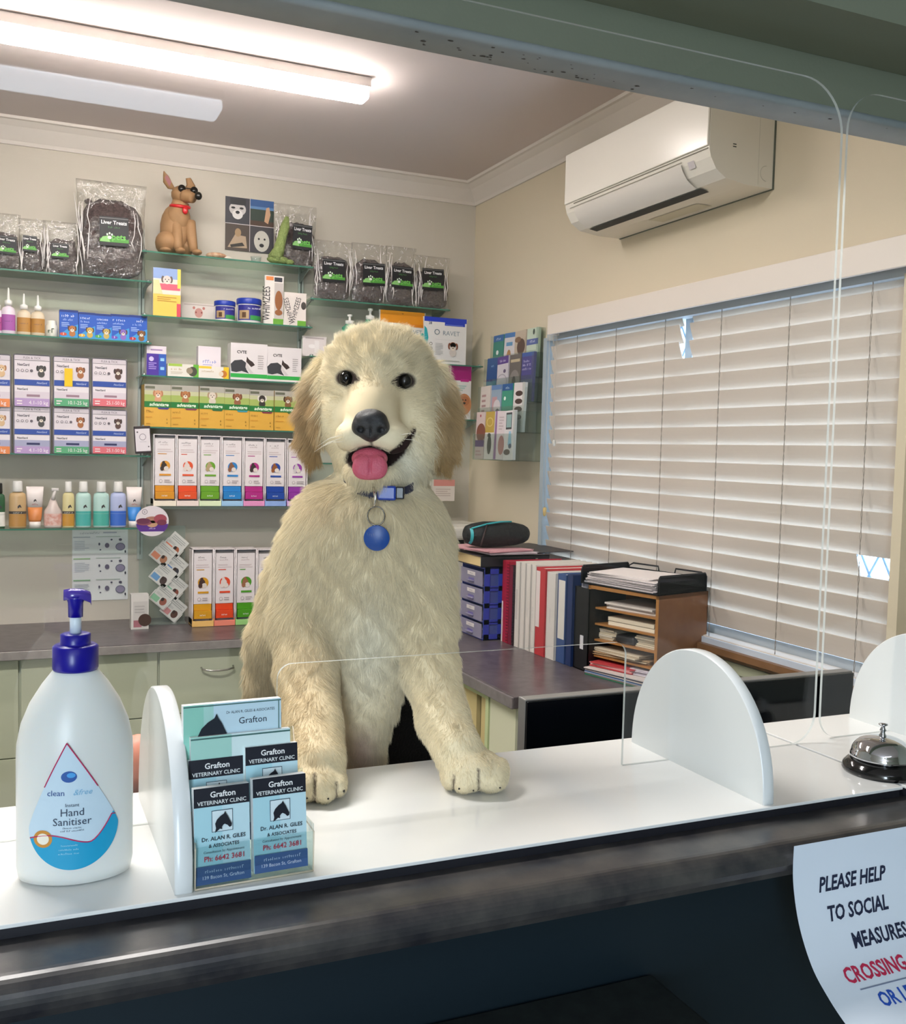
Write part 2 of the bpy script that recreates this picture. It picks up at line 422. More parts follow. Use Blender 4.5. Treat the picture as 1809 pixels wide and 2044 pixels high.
# the seam between the boards runs away from the visitor to the right of the divider
tag(pb.build('counter_board'), 'glossy white acrylic base board under the chrome bell', 'board', 'white base boards on the reception counter')
# dividers: half-ellipse white panels
def divider(x, label):
    t = thing('counter_divider', (x, 1.105, ZP), label, 'divider', 'white rounded dividers on the counter')
    m = MB(); poly = []
    for k in range(41):
        a = PI*k/40; poly.append((-.145*math.cos(a), .166*math.sin(a)**.92 if 0 < k < 40 else 0))
    poly = poly[::-1]
    V = []; F = []; n = len(poly); h = .0085; bv = .0015
    for dx, sc in ((-h, 1-.01), (-h+bv, 1), (h-bv, 1), (h, 1-.01)):
        V += [(dx, y*sc, max(z*sc, 0)) for y, z in poly]
    for L_ in range(3):
        for i in range(n):
            j = (i+1) % n; F.append((L_*n+i, L_*n+j, (L_+1)*n+j, (L_+1)*n+i))
    m.add(V, F, M('E9ECEC', .22), True); m.add(V, [tuple(range(n))[::-1], tuple(range(3*n, 4*n))], M('DCE0DF', .3))
    m.build('panel', t)
    return t
divider(.1545, 'white rounded divider beside the business card holder')
divider(.865, 'white rounded divider in the middle, right of the puppy')
divider(1.2975, 'white rounded divider at the right behind the chrome bell')
# clear acrylic screens
ACR = clear('acrylic_sheet', 'FFFFFF', r0=.03)
EDGE = M('CDD3D0', .25, alpha=.8)
def screen(name, x0, x1, z0, z1, y, r, cut, label, grp=None):
    out = []
    def arc(cx, cz, a0, a1, rr=r, n=10):
        return [(cx+rr*math.cos(a0+(a1-a0)*k/n), cz+rr*math.sin(a0+(a1-a0)*k/n)) for k in range(n+1)]
    pts = arc(x1-r, z1-r, 0, PI/2)+arc(x0+r, z1-r, PI/2, PI)+arc(x0+r*.6, z0+r*.6, PI, 1.5*PI, r*.6)
    if cut:
        a, b, h, q = cut
        pts += [(a, z0)]+[(a+q-q*math.cos(PI/2*k/8), h-q+q*math.sin(PI/2*k/8)) for k in range(9)]+[(b-q+q*math.sin(PI/2*k/8), h-q+q*math.cos(PI/2*k/8)) for k in range(9)]+[(b, z0)]
    pts += arc(x1-r*.6, z0+r*.6, 1.5*PI, 2*PI, r*.6)
    t = .0022; m = MB(); n = len(pts)
    m.add([(x, y-t, z) for x, z in pts], [tuple(range(n))[::-1]], ACR); m.add([(x, y+t, z) for x, z in pts], [tuple(range(n))], ACR)
    m.add([(x, y-t, z) for x, z in pts]+[(x, y+t, z) for x, z in pts], [(i, (i+1) % n, (i+1) % n+n, i+n) for i in range(n)], EDGE)
    # triangulate the concave faces cleanly
    o = m.build(name)
    bm = bmesh.new(); bm.from_mesh(o.data); bmesh.ops.triangulate(bm, faces=[f for f in bm.faces if len(f.verts) > 4]); bm.to_mesh(o.data); bm.free()
    return tag(o, label, 'screen', 'clear acrylic screens on the counter')
screen('acrylic_screen', -.62, 1.124, ZP+.0005, 2.048, 1.157, .075, (.292, .779, 1.243, .018), 'large clear acrylic screen with a cut-out at its foot, in front of the puppy')
screen('acrylic_screen', 1.142, 2.0, ZP+.0005, 2.048, 1.165, .06, None, 'clear acrylic screen at the right, behind the chrome bell')
# chrome bell
bl_ = thing('counter_bell', (1.108, 1.012, ZP), 'chrome push-top counter bell on a black base', 'bell')
m = MB(); m.lathe([(.0, .0), (.050, .0), (.052, .004), (.050, .010), (.044, .016), (.040, .018), (0, .018)], M('0A0A0C', .12, coat=.5), 48); m.build('base', bl_)
m = MB(); pr_ = [(.0425, .020), (.0425, .024)]
for k in range(1, 15):
    a = PI/2*k/14; pr_.append((.0410*math.cos(a)**.85 if k < 14 else .001, .024+.026*math.sin(a)))
m.lathe(pr_, M('DADCE0', .04, metal=1), 48); m.build('dome', bl_)
m = MB(); m.lathe([(.004, .048), (.005, .051), (.0035, .053), (.003, .056), (.0045, .058), (.003, .061), (.0025, .064), (.006, .0655), (.006, .067), (.002, .068)], M('B8BABF', .15, metal=1), 20); m.build('button', bl_)
# hand sanitiser bottle
sb = thing('sanitiser_bottle', (.062, 1.045, ZP), 'translucent white hand sanitiser bottle with a dark blue pump', 'bottle', rz=math.radians(-6))
m = MB()
prof = [(.040, 0), (.0525, .004), (.0545, .015), (.0545, .12), (.054, .135), (.050, .155), (.042, .175), (.031, .193), (.021, .206), (.0195, .210), (.0195, .222)]
m.lathe([(r, z) for r, z in prof], M('E0E2DE', .32, sub=.35, spec=.4), 48, sy=.68)
m.build('body', sb)
m = MB(); BLU = M('120A8C', .3)
m.lathe([(.0205, .206), (.0215, .208), (.0215, .229), (.019, .231), (.0145, .231), (.0142, .233), (.0142, .241), (.012, .242), (.0, .242)], BLU, 36)
m.build('collar', sb)
m = MB(); m.lathe([(.0055, .242), (.0055, .262), (0, .262)], M('D5E0E8', .3), 16); m.build('stem', sb)
m = MB(); m.lathe([(.0068, .258), (.0072, .272), (.0085, .276), (.0085, .279)], BLU, 20)
m.loft([[(x, y*sy, z+dz) for y, z in ((-.0085, -.002), (-.006, .005), (0, .007), (.006, .005), (.0085, -.002), (0, -.004))] for x, sy, dz in ((-.011, .6, .2780), (-.004, 1, .2790), (.006, .95, .2785), (.0135, .6, .2755), (.0145, .5, .2725))], M('4A3A9C', .15), True)
m.build('nozzle', sb)
# label: drop shape bent round the bottle front
def on_bottle(x, z):
    R = .0549; xx = max(-.053, min(.053, x)); return (xx, -.68*math.sqrt(max(R*R-xx*xx, 0))-.0006, z)
lb = MB()
def bent(poly, c, off=0):
    # fan from centre, subdivided so that the curve shows
    cx = sum(p[0] for p in poly)/len(poly); cz = sum(p[1] for p in poly)/len(poly); n = len(poly); V = []; F = []
    for s_ in (0.001, .25, .5, .75, 1):
        for p in poly:
            q = on_bottle(cx+(p[0]-cx)*s_, cz+(p[1]-cz)*s_); V.append((q[0], q[1]-off, q[2]))
    for i in range(4):
        for k in range(n): F.append((i*n+k, i*n+(k+1) % n, (i+1)*n+(k+1) % n, (i+1)*n+k))
    lb.add(V, F, c, True)
DR, DZ, XA = .0405, .060, -.006
def d_hi(x): t = abs(x-XA)/((DR-XA) if x > XA else (DR+XA)); return DZ+.083*max(1-t, 0)**.82
def d_lo(x): return DZ-math.sqrt(max(DR*DR-x*x, 0))
def wave(x): t = x/DR; return .0495+.0045*math.cos((t+.55)*3.2)+(.030*max(t-.35, 0)**1.5*1.9)
def strips(f0, f1, c, off):
    xs = [-DR*math.cos(PI*k/70) for k in range(71)]; V = []; F = []
    for x in xs:
        a, b = f0(x), f1(x); b = max(a, b)
        for t in range(7):
            q = on_bottle(x, a+(b-a)*t/6); V.append((q[0], q[1]-off, q[2]))
    for k in range(70):
        for t in range(6): F.append((k*7+t, (k+1)*7+t, (k+1)*7+t+1, k*7+t+1))
    lb.add(V, F, c, True)
strips(d_lo, d_hi, 'C4DAE8', 0)
strips(d_lo, lambda x: min(wave(x), d_hi(x)), '0B9BC8', .0003)
for pl in ([(x, min(wave(x), d_hi(x))) for x in np.linspace(-DR*.97, DR*.93, 26)], [(x, d_hi(x)) for x in np.linspace(-.026, XA, 14)]+[(x, d_hi(x)) for x in np.linspace(XA, .022, 14)]):
    lb.tube([(lambda q: (q[0], q[1]-.0003, q[2]))(on_bottle(x, z)) for x, z in pl], .0006, M('C2185B', .4), 5)
def disc(cx, cz, rx, rz, c, off): bent([(cx+rx*math.cos(2*PI*k/20), cz+rz*math.sin(2*PI*k/20)) for k in range(20)], c, off)
disc(-.004, .1105, .0072, .0055, '0E4FA0', .0004); disc(-.002, .112, .004, .0025, '3C9BE0', .0006)
disc(-.0275, .0505, .0085, .0085, 'C98A33', .0005); disc(-.0275, .0505, .0055, .0055, 'F0E9D8', .0007)
def btext(s, x, z, h, c, **kw):
    q = MB(); q.text(s, x, z, h, c, **kw); lb.add([(lambda p: (p[0], p[1]-.0008, p[2]))(on_bottle(v[0], v[2])) for v in q.V], q.F, c)
btext('clean', -.0235, .0925, .0056, '2C4F92', align='l'); btext('&free', .0, .0925, .0056, '7FB6D6', align='l', shear=.3)
btext('Instant', -.001, .0815, .0034, '44546A'); btext('Hand', -.001, .0725, .0074, '34455C'); btext('Sanitiser', -.001, .0635, .0074, '34455C', maxw=.041)
btext('~15', -.001, .0600, .0016, '44546A'); btext('~19', -.001, .0572, .0016, '44546A')
for k in range(3): btext('~%d' % (13+k), -.004, .043-.004*k, .0018, 'A6DCEB')
lb.build('drop_label', sb)
# business card holder
HX, HY = .2215, 1.0
ch = thing('card_holder', (HX, HY, ZP), 'clear tiered business card holder in front of the left divider', 'card holder', rz=math.radians(2))
m = MB(); CP = clear('clear_plastic', 'F4FAFA', r0=.06)
ED2 = M('F3E2C8', .2, alpha=.55)
m.b2(-.0575, .061, -.034, .042, 0, .0025, CP); m.b2(-.0575, .061, -.036, -.034, 0, .042, CP)
m.b2(-.0575, -.056, -.036, .042, 0, .05, CP); m.b2(.0595, .061, -.036, .042, 0, .05, CP)
m.b2(-.0575, .061, .004, .006, .06, .095, CP); m.b2(-.0575, .061, .040, .042, 0, .13, CP)
for xx in (-.0575, .061): m.tube([(xx, -.036, .001), (xx, -.036, .042)], .0009, ED2, 5); m.tube([(xx, -.036, .042), (xx*.94, -.010, .05), (xx, .041, .13)], .0007, ED2, 5)
m.tube([(-.0575, -.036, .0015), (.061, -.036, .0015)], .0011, ED2, 5)
m.build('holder', ch)
def horse(mb, cx, cz, s, c, y, T=None):
    pts = [(-.42, -.48), (-.36, -.25), (-.40, -.02), (-.30, .18), (-.12, .34), (.06, .44), (.12, .56), (.18, .42), (.26, .30), (.36, .08), (.46, -.12), (.44, -.24), (.34, -.28), (.24, -.16), (.10, -.08), (.02, -.12), (-.06, -.22), (-.04, -.34), (-.16, -.30), (-.26, -.38)]
    mb.poly([(cx+x*s, y, cz+z*s) for x, z in pts], c, T)
def card(name, w, h, items, stack, loc, tilt, label, parent=None, fn=None):
    c_ = MB(); c_.b2(-w/2, w/2, 0, stack, 0, h, 'F2F4F4')
    c_.art(w, h, items, y=-.0001)
    if fn: fn(c_)
    o = c_.build(name); o.location = loc; o.rotation_euler = (math.radians(tilt), 0, math.radians(2))
    return tag(o, label, 'business cards', 'business cards in the clear holder')
def clinic_card():
    K = '0B1020'
    it = [('r', 0, 0, 1, 1, 'C4E4EE'), ('r', 0, 0, .5, .84, 'AEDCE8'), ('r', 0, .80, 1, 1, K), ('t', 'Grafton', .52, .895, .062, 'F4F4F4', {'bold': .02}),
          ('t', 'VETERINARY CLINIC', .5, .822, .042, 'E8ECEC', {'maxw': .88, 'bold': .015}),
          ('r', .31, .53, .69, .755, '30485A'), ('r', .32, .536, .68, .749, 'DDEEF4'),
          ('t', 'Dr. ALAN R. GILES', .52, .445, .042, '1B2434', {'maxw': .8, 'bold': .012}), ('t', '& ASSOCIATES', .52, .375, .036, '1B2434', {'maxw': .56, 'bold': .012}),
          ('t', 'Consultation by Appointment', .52, .318, .026, '3A4A5A', {'maxw': .84}), ('t', 'Ph: 6642 3681', .52, .235, .055, 'D8344F', {'maxw': .88, 'bold': .01}),
          ('r', 0, 0, 1, .19, '3A5A8C'), ('t', '~19', .5, .12, .032, 'B8C8DE', {'maxw': .8}), ('t', '139 Bacon St, Grafton', .5, .055, .036, 'C8D4E4', {'maxw': .84})]
    return it, (lambda mb: horse(mb, 0, .0577, .019, K, -.0036))
for sx, yy, zz, st, lab in ((-.0285, -.0335, .004, .010, 'front left stack of business cards in the clear holder'),
                       (.0290, -.0335, .0075, .010, 'front right stack of business cards in the clear holder'),
                       (-.0290, -.006, .024, .007, 'second row left stack of business cards in the clear holder'),
                       (.0275, -.006, .032, .007, 'second row right stack of business cards in the clear holder')):
    it, fn = clinic_card()
    card('business_card_stack', .0545, .092, it, st, (HX+sx, HY+yy, ZP+zz), -7, lab, fn=fn)
it = [('r', 0, 0, 1, 1, 'C9E4EA'), ('r', 0, 0, .45, 1, '8FCFBE'), ('r', .2, 0, .45, 1, 'A9D8D0'), ('r', .3, 0, 1, 1, 'C4DFEC'), ('r', 0, .96, 1, .98, '3E6A66'), ('r', .97, .3, .98, .98, '3E6A66'),
      ('t', 'Dr ALAN R. GILES & ASSOCIATES', .68, .80, .05, '40505E', {'maxw': .5}), ('t', 'Grafton', .70, .60, .12, '2E3A4C')]
card('business_card_stack', .100, .056, it, .010, (HX-.010, HY+.014, ZP+.112), -4, 'sideways stack of pale green and blue cards at the back of the clear holder', fn=lambda mb: horse(mb, -.022, .026, .036, '0B1826', -.0036))
it = [('r', 0, 0, 1, 1, 'D7EDEE'), ('r', 0, 0, .4, 1, 'A5D6CB'), ('r', 0, .94, 1, .97, '3E6A66')]
card('business_card_stack', .102, .052, it, .008, (HX-.003, HY+.0035, ZP+.086), -6, 'lower sideways stack of pale cards half hidden behind the dark headed cards')
# salmon object behind the ledge
m = MB(); m.lathe([(.012, 0), (.03, .006), (.036, .03), (.033, .055), (.02, .072), (.004, .078)], M('D98B72', .5, sub=.2), 24); m.lathe([(.030, -.02), (.033, 0), (.02, .004)], M('5A2A1E', .6), 24)
m.b2(-.02, .02, -.02, .02, -.28, -.015, M('5A2A1E', .6))
tag(m.build('round_container', loc=(.155, 1.335, 1.045)), 'round salmon pink container behind the counter board, beside the left divider', 'container')
# paper sign taped to the counter nose
sg = thing('paper_sign', (.822, .868, 1.058), 'curled white paper sign about social distancing, taped to the counter edge', 'sign')
prof = [(.0, .0), (-.001, -.04), (-.013, -.085), (-.035, -.123), (-.060, -.145), (-.088, -.162), (-.125, -.178), (-.165, -.188)]
from bisect import bisect
ps = [Vector((0, a, b)) for a, b in prof]; fine = []
for i in range(len(ps)-1):
    p0, p1, p2, p3 = ps[max(i-1, 0)], ps[i], ps[i+1], ps[min(i+2, len(ps)-1)]
    for k in range(6):
        t = k/6; fine.append(.5*((2*p1)+(p2-p0)*t+(2*p0-5*p1+4*p2-p3)*t*t+(3*p1-p0-3*p2+p3)*t*t*t))
fine.append(ps[-1]); al = [0]
for i in range(1, len(fine)): al.append(al[-1]+(fine[i]-fine[i-1]).length)
def curl(u, s, off=0):
    s = max(0, min(al[-1]-1e-6, s)); i = bisect(al, s)-1; t = (s-al[i])/(al[i+1]-al[i]); p = fine[i].lerp(fine[i+1], t); d = (fine[i+1]-fine[i]).normalized()
    nrm = Vector((0, d.z, -d.y)); return (u+.0, p.y+nrm.y*off, p.z+nrm.z*off)
m = MB(); W_ = .21; N = len(fine)
V = [curl(u, s) for s in al for u in (0, W_)]+[curl(u, s, -.0004) for s in al for u in (0, W_)]
m.add(V, [(2*i, 2*i+1, 2*i+3, 2*i+2) for i in range(N-1)]+[(2*N+2*i, 2*N+2*i+2, 2*N+2*i+3, 2*N+2*i+1) for i in range(N-1)], M('DCE6F2', .6), True)
m.build('sheet', sg)
m = MB()
def stext(s, u, v, h, c, **kw):
    q = MB(); q.text(s, u, -v, h, c, align='l', **kw); m.add([curl(a[0], -a[2], .0005) for a in q.V], q.F, c)
SIGN_LINES = [('PLEASE HELP', .036, .058, .0165, '1A2340', .25), ('TO SOCIAL', .044, .091, .0165, '1A2340', .2), ('MEASURES', .068, .124, .0165, '1A2340', .1), ('CROSSING', .036, .158, .0175, 'C2244E', 0), ('OR LE', .062, .190, .0165, '1A4FB8', .05)]
for s, u, v, h, c, sh in SIGN_LINES: stext(s, u, v, h, c, bold=.028, shear=sh, xs=.80)
V = [curl(.046, .166, .0006), curl(.20, .166, .0006), curl(.20, .1675, .0006), curl(.046, .1675, .0006)]
m.poly(V, '7A86A0')
m.build('lettering', sg)
# ================================================================== back counter, shelves and stock
GRN = M('C3C8AE', .5); HND = M('B9B8B0', .25, metal=.9)
LAM2 = M('514A4C', .3, mottled='6B6265', mscale=22)
bc = thing('back_cabinet', (0, 0, 0), 'long run of pale green cabinets under the shelves on the back wall', 'cabinet')
def top_slab(x0, x1, y0, y1, z, m, front='y'):
    q = MB(); q.b2(x0, x1, y0+.006, y1, z-.034, z, m)
    q.b2(x0, x1, y0, y0+.0065, z-.034, z-.002, M('8E8886', .3, mottled='A29C98', mscale=22), .002)
    return q
top_slab(-1.598, 1.335, 3.915, YW-.001, ZB, LAM2).b2(1.335, XW-.001, 3.93, YW-.001, ZB-.034, ZB, LAM2).build('worktop', bc)
MB().b2(-1.598, 1.9, 3.975, YW-.001, .10, ZB-.034, GRN).b2(-1.598, 1.9, 4.02, YW-.001, 0, .1, M('3A3A36', .7)).build('carcass', bc)
for i, (a, b, cuts) in enumerate([(-1.45, -.95, (.1, .40, .70)), (-.945, -.455, (.1, .345, .70)), (-.45, .041, (.1, .335, .70)), (.046, .532, (.1, .24, .445, .70)), (.537, 1.02, (.1, .24, .452, .70)), (1.025, 1.335, (.1, .70))]):
    for j in range(len(cuts)-1):
        lo, hi = cuts[j]+.002, cuts[j+1]-.002
        q = MB(); q.b2(a+.002, b-.002, 3.957, 3.974, lo, hi, GRN, .0015)
        dr = q.build('drawer_front' if len(cuts) > 2 else 'door', bc)
        if i in (2,): continue
        q = MB(); xc = (a+b)/2-.02; zc = hi-.075
        q.tube([(xc-.062, 3.957, zc+.004), (xc-.060, 3.938, zc), (xc-.03, 3.928, zc-.004), (xc, 3.926, zc-.005), (xc+.03, 3.928, zc-.004), (xc+.060, 3.938, zc), (xc+.062, 3.957, zc+.004)], .004, HND, 8)
        q.build('handle', dr)
# --- L desk at the window wall
ld = thing('side_desk', (0, 0, 0), 'side desk with dark mottled top along the window wall, holding binders', 'desk')
q = MB(); q.b2(1.345, XW-.002, 2.56, 3.925, ZD-.036, ZD, LAM2, .003); q.b2(1.338, 1.3455, 2.56, 3.925, ZD-.036, ZD-.002, M('6F686A', .3, mottled='857E80', mscale=22), .002); q.build('worktop', ld)
CRM = M('DADCC0', .5)
q = MB(); q.b2(1.36, 1.95, 2.575, 2.745, .05, ZD-.037, CRM); q.b2(1.36, 1.95, 3.6, 3.62, .05, ZD-.037, CRM); q.b2(1.90, 1.95, 2.9, 3.9, .05, ZD-.037, CRM); q.build('pedestal', ld)
q = MB(); q.b2(1.356, 1.375, 2.75, 2.77, .05, ZD-.037, M('C9D6A4', .5)); q.b2(1.356, 1.375, 3.02, 3.04, .05, ZD-.037, M('C9D6A4', .5)); q.b2(1.356, 1.375, 2.77, 3.02, ZD-.055, ZD-.037, M('C9D6A4', .5)); q.build('frame', ld)
q = MB(); q.b2(1.37, 1.385, 2.772, 2.828, .05, ZD-.058, M('D3C189', .5)); q.build('door', ld)
q = MB(); q.b2(1.37, 1.385, 2.862, 3.018, .05, ZD-.058, M('D3C189', .5)); q.build('door', ld)
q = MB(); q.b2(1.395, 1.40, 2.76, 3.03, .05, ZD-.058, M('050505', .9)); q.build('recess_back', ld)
# --- glass shelves
GL = clear('shelf_glass', 'E6F4EC', r0=.05, body=.02, bodycol='9CC8B4'); GE = M('47806C', .2, alpha=.9)
SY = 4.31
def shelf(x0, x1, z, label):
    t = thing('glass_shelf', ((x0+x1)/2, SY, z), label, 'shelf', 'glass shelves on the back wall')
    hw = (x1-x0)/2; q = MB()
    q.b2(-hw, hw, .0012, .187, -.006, 0, GL); q.b2(-hw, hw, 0, .0011, -.006, 0, GE); q.b2(hw-.0005, hw+.0008, 0, .187, -.006, 0, GE)
    q.build('glass', t)
    return t
BR = M('9AA3A2', .3, metal=.7)
shelves = {}
for key, a, b, z, lb in [('L1', -.42, .545, 2.157, 'top left glass shelf holding bags of dark treats'), ('L2', -.42, .545, 1.909, 'left glass shelf holding blue boxes and amber bottles'), ('L3', -.42, .545, 1.447, 'left glass shelf edge under the hanging flea and tick cases'), ('L4', -.42, .545, 1.149, 'low left glass shelf holding shampoo bottles'),
    ('M1', .507, 1.222, 2.279, 'top middle glass shelf under the dog statue'), ('M2', .507, 1.222, 2.021, 'middle glass shelf holding blue lidded jars'), ('M3', .507, 1.222, 1.777, 'middle glass shelf holding green and white boxes'), ('M4', .507, 1.222, 1.566, 'middle glass shelf holding the row of yellow flea treatment boxes'),
    ('R1', 1.212, 1.875, 2.146, 'top right glass shelf holding four bags of treats'), ('R2', 1.212, 2.05, 1.897, 'right glass shelf holding the dental chew pouches'), ('R3', 1.212, 2.05, 1.645, 'right glass shelf under the magenta pouch'), ('R4', 1.212, 1.90, 1.43, 'low right glass shelf behind the puppy ear')]:
    shelves[key] = z
    t = shelf(a, b, z, lb)
    for e in (a+.012 if key[0] != 'L' else b-.012, b-.012 if key[0] != 'L' else a+.2):
        q = MB(); ex = e-(a+b)/2
        q.add([(ex-.002, .187, -.006), (ex-.002, .187, -.05), (ex-.002, .02, -.006), (ex+.002, .187, -.006), (ex+.002, .187, -.05), (ex+.002, .02, -.006)], [(0, 2, 1), (3, 4, 5), (0, 1, 4, 3), (0, 3, 5, 2), (1, 2, 5, 4)], BR)
        q.lathe([(.008, -.010), (.008, .006), (.006, .007)], BR, 12, (ex, .015, 0)); q.build('bracket', t)
q = MB()
for x in (.526, 1.217):
    q = MB(); q.b2(x-.012, x+.012, 4.488, 4.4995, 1.0, 2.40, M('C9CEC8', .4)); q.b2(x-.002, x+.002, 4.4865, 4.4885, 1.02, 2.38, M('4E534F', .6))
    tag(q.build('shelf_upright'), 'slotted upright rail %s of the middle shelf column' % ('left' if x < 1 else 'right'), 'shelf rail', 'shelf upright rails')

def W(px, py, y=SY): return P(px, py, 1, y)
def face(pxs, pys, y, zb):
    """front rectangle on plane y: centre x, width, height above zb"""
    a, b = W(pxs[0], pys[1], y), W(pxs[1], pys[1], y); t = W((pxs[0]+pxs[1])/2, pys[0], y)
    return (a.x+b.x)/2, b.x-a.x, t.z-zb
# --- plain boxes with printed fronts
def pbox(name, pxs, top, y, zb, d, base, items, label, cat='box', group=None, side=None, rz=0, hh=None):
    x, w, h = face(pxs, (top, top), y, zb)
    if hh: h = hh
    q = MB(); q.b2(-w/2, w/2, 0, d, 0, h, base)
    q.art(w, h, items, y=-.0001)
    if side: q.b2(w/2, w/2+.0003, 0, d, 0, h, side)
    return tag(q.build(name, loc=(x, y, zb+.0005), rz=rz), label, cat, group)
# dark treat bags in clear film
FILM = clear('bag_film', 'F4F4F2', r0=.10, rough=.12, body=.05, bodycol='F0ECEC', bump=1.0, bscale=30)
FILM_GLINT = M('FAF4F2', .12, alpha=.8, bump=.5, bscale=90)
def bag(pxs, top, y, zb, lab, label, seed=1, body=.64, big=False, green=False, txt='Liver Treats', group='bags of liver treats in clear film'):
    x, w, h = face(pxs, (top, top), y, zb); R = random.Random(seed); d = .045 if not big else .085
    t = thing('treat_bag', (x, y, zb+.001), label, 'bag', group)
    q = MB(); rings = []; nz = 22; nk = 28
    for i in range(nz+1):
        v = i/nz; th = d*(1-v**2.2)*(.55+.45*min(1, v*6)) if v < .97 else .001
        ww = w/2*(1-.05*math.sin(v*PI)-.03*R.random()); ring = []
        for k in range(nk):
            a = 2*PI*k/nk; cx = math.cos(a); sx = math.sin(a)
            wr = 1+R.uniform(-.10, .10)
            ring.append((cx*ww*(abs(cx)**-.25 if abs(cx) > .3 else 1.2), d/2+sx*max(th/2, .0012)*wr, v*h))
        rings.append(ring)
    q.loft(rings, FILM, True)
    # near-white tubes that paint the glints along the film creases
    for k in range(8):
        x0 = R.choice((-1, 1))*R.uniform(.30, .46)*w; z0 = h*R.uniform(.0, .3); pts = [(x0, d*.02-.004, z0)]
        for j in range(4): pts.append((pts[-1][0]+R.uniform(-.05, .05)*w, d*.03*j-.003, pts[-1][2]+h*R.uniform(.08, .2)))
        q.tube(pts, [.0012, .0022, .0016, .0022, .0005], FILM_GLINT, 5)
    for k in range(14):
        x0 = R.uniform(-.44, .44)*w; z0 = h*R.uniform(.74, .97); e = R.uniform(.004, .016)
        q.tube([(x0, d*.3, z0), (x0+R.uniform(-.008, .008), d*.28, z0+e*.6), (x0+R.uniform(-.012, .012), d*.28, z0+e)], [.0006, R.uniform(.001, .003), .0005], FILM_GLINT, 5)
    q.build('film', t)
    q = MB(); rings = []; dk = M('5A4A48', .8, mottled='3A2E2E', mscale=70, bump=.8, bscale=110)
    for i in range(13):
        v = i/12; ring = []; hh = h*body*v
        for k in range(26):
            a = 2*PI*k/26; env = math.sin(min(1, (v*5+.3))*PI/2)*math.sqrt(max(1-max(0, (v-.72)/.3)**2, .0))+.02
            ring.append((w*.43*math.cos(a)*env*(1+R.uniform(-.05, .05)), d/2+d*.40*math.sin(a)*env*(1+R.uniform(-.14, .14)), .003+hh+R.uniform(-.006, .006)*(v > .85)))
        rings.append(ring)
    q.loft(rings, dk, True)
    for k in range(16 if big else 7):
        q.ell((R.uniform(-.34, .34)*w, d/2, h*body*R.uniform(.86, .98)), (R.uniform(.008, .018), .012, R.uniform(.006, .014)), dk, 8)
    q.build('treats', t)
    if lab:
        a, b = W(lab[0], lab[3], y), W(lab[1], lab[3], y); z1 = W(lab[0], lab[2], y).z-zb; z0 = W(lab[0], lab[3], y).z-zb
        lw, lh = b.x-a.x, z1-z0; lx = (a.x+b.x)/2-x
        q = MB(); K = '1B1A20'; T = Matrix.Translation((lx, -.006, z0)) @ Matrix.Rotation(math.radians(R.uniform(-3, 3)), 4, 'Y')
        q.art(lw, lh, [('r', 0, 0, 1, 1, K), ('r', 0, .93, 1, .96, '6B6B6B'), ('t', txt, .5, .74, .13, 'F2F2F2', {'maxw': .88, 'bold': .02}), ('t', '200g Pack' if not big else '~8', .5, .60, .07, '4E8A4A', {'maxw': .5}),
                       ('r', 0, .12, 1, .24, '4F9A3A'), ('p', [(0, .14), (.1, .3), (.3, .34), (.35, .12)], '8FC978'), ('t', 'pets', .66, .22, .2, '6FBF55', {'bold': .03, 'maxw': .5}),
                       ('e', .34, .28, .07, .06, 'DCEFD8'), ('e', .26, .38, .03, .04, 'DCEFD8'), ('e', .34, .42, .03, .04, 'DCEFD8'), ('e', .42, .38, .03, .04, 'DCEFD8')], T=T)
        q.build('label', t)
    return t
z = shelves['L1']; yb_ = 4.345
bag((-28, 42), 424, yb_, z, (-8, 32, 470, 506), 'small bag of dark liver treats at the left edge of the top left shelf', 1)
bag((36, 92), 436, yb_+.012, z, (45, 73, 470, 502), 'small bag of dark liver treats, second from the left on the top left shelf', 2)
bag((85, 158), 441, yb_, z, (103, 137, 485, 515), 'small bag of dark liver treats just left of the very large bag', 3)
bag((152, 296), 360, 4.335, z, (199, 257, 431, 489), 'very large bag of dark liver treats beside the dog statue', 4, .80, True)
z = shelves['M1']
bag((548, 636), 408, 4.388, z, (583, 621, 447, 497), 'bag of liver treats behind the green crocodile chew on the top middle shelf', 5, .70)
z = shelves['R1']
for k, (a, b, tp, la) in enumerate([((627), 708, 480, (643, 688, 516, 562)), (704, 777, 486, (724, 768, 524, 569)), (773, 836, 492, (781, 823, 531, 574)), (829, 903, 511, (842, 885, 535, 578))]):
    bag((a, b), tp, 4.34, z, la, ['bag of liver treats at the left end of the top right shelf', 'second bag of liver treats from the left on the top right shelf', 'third bag of liver treats from the left on the top right shelf', 'bag of liver treats at the right end of the top right shelf'][k], 10+k, .72)
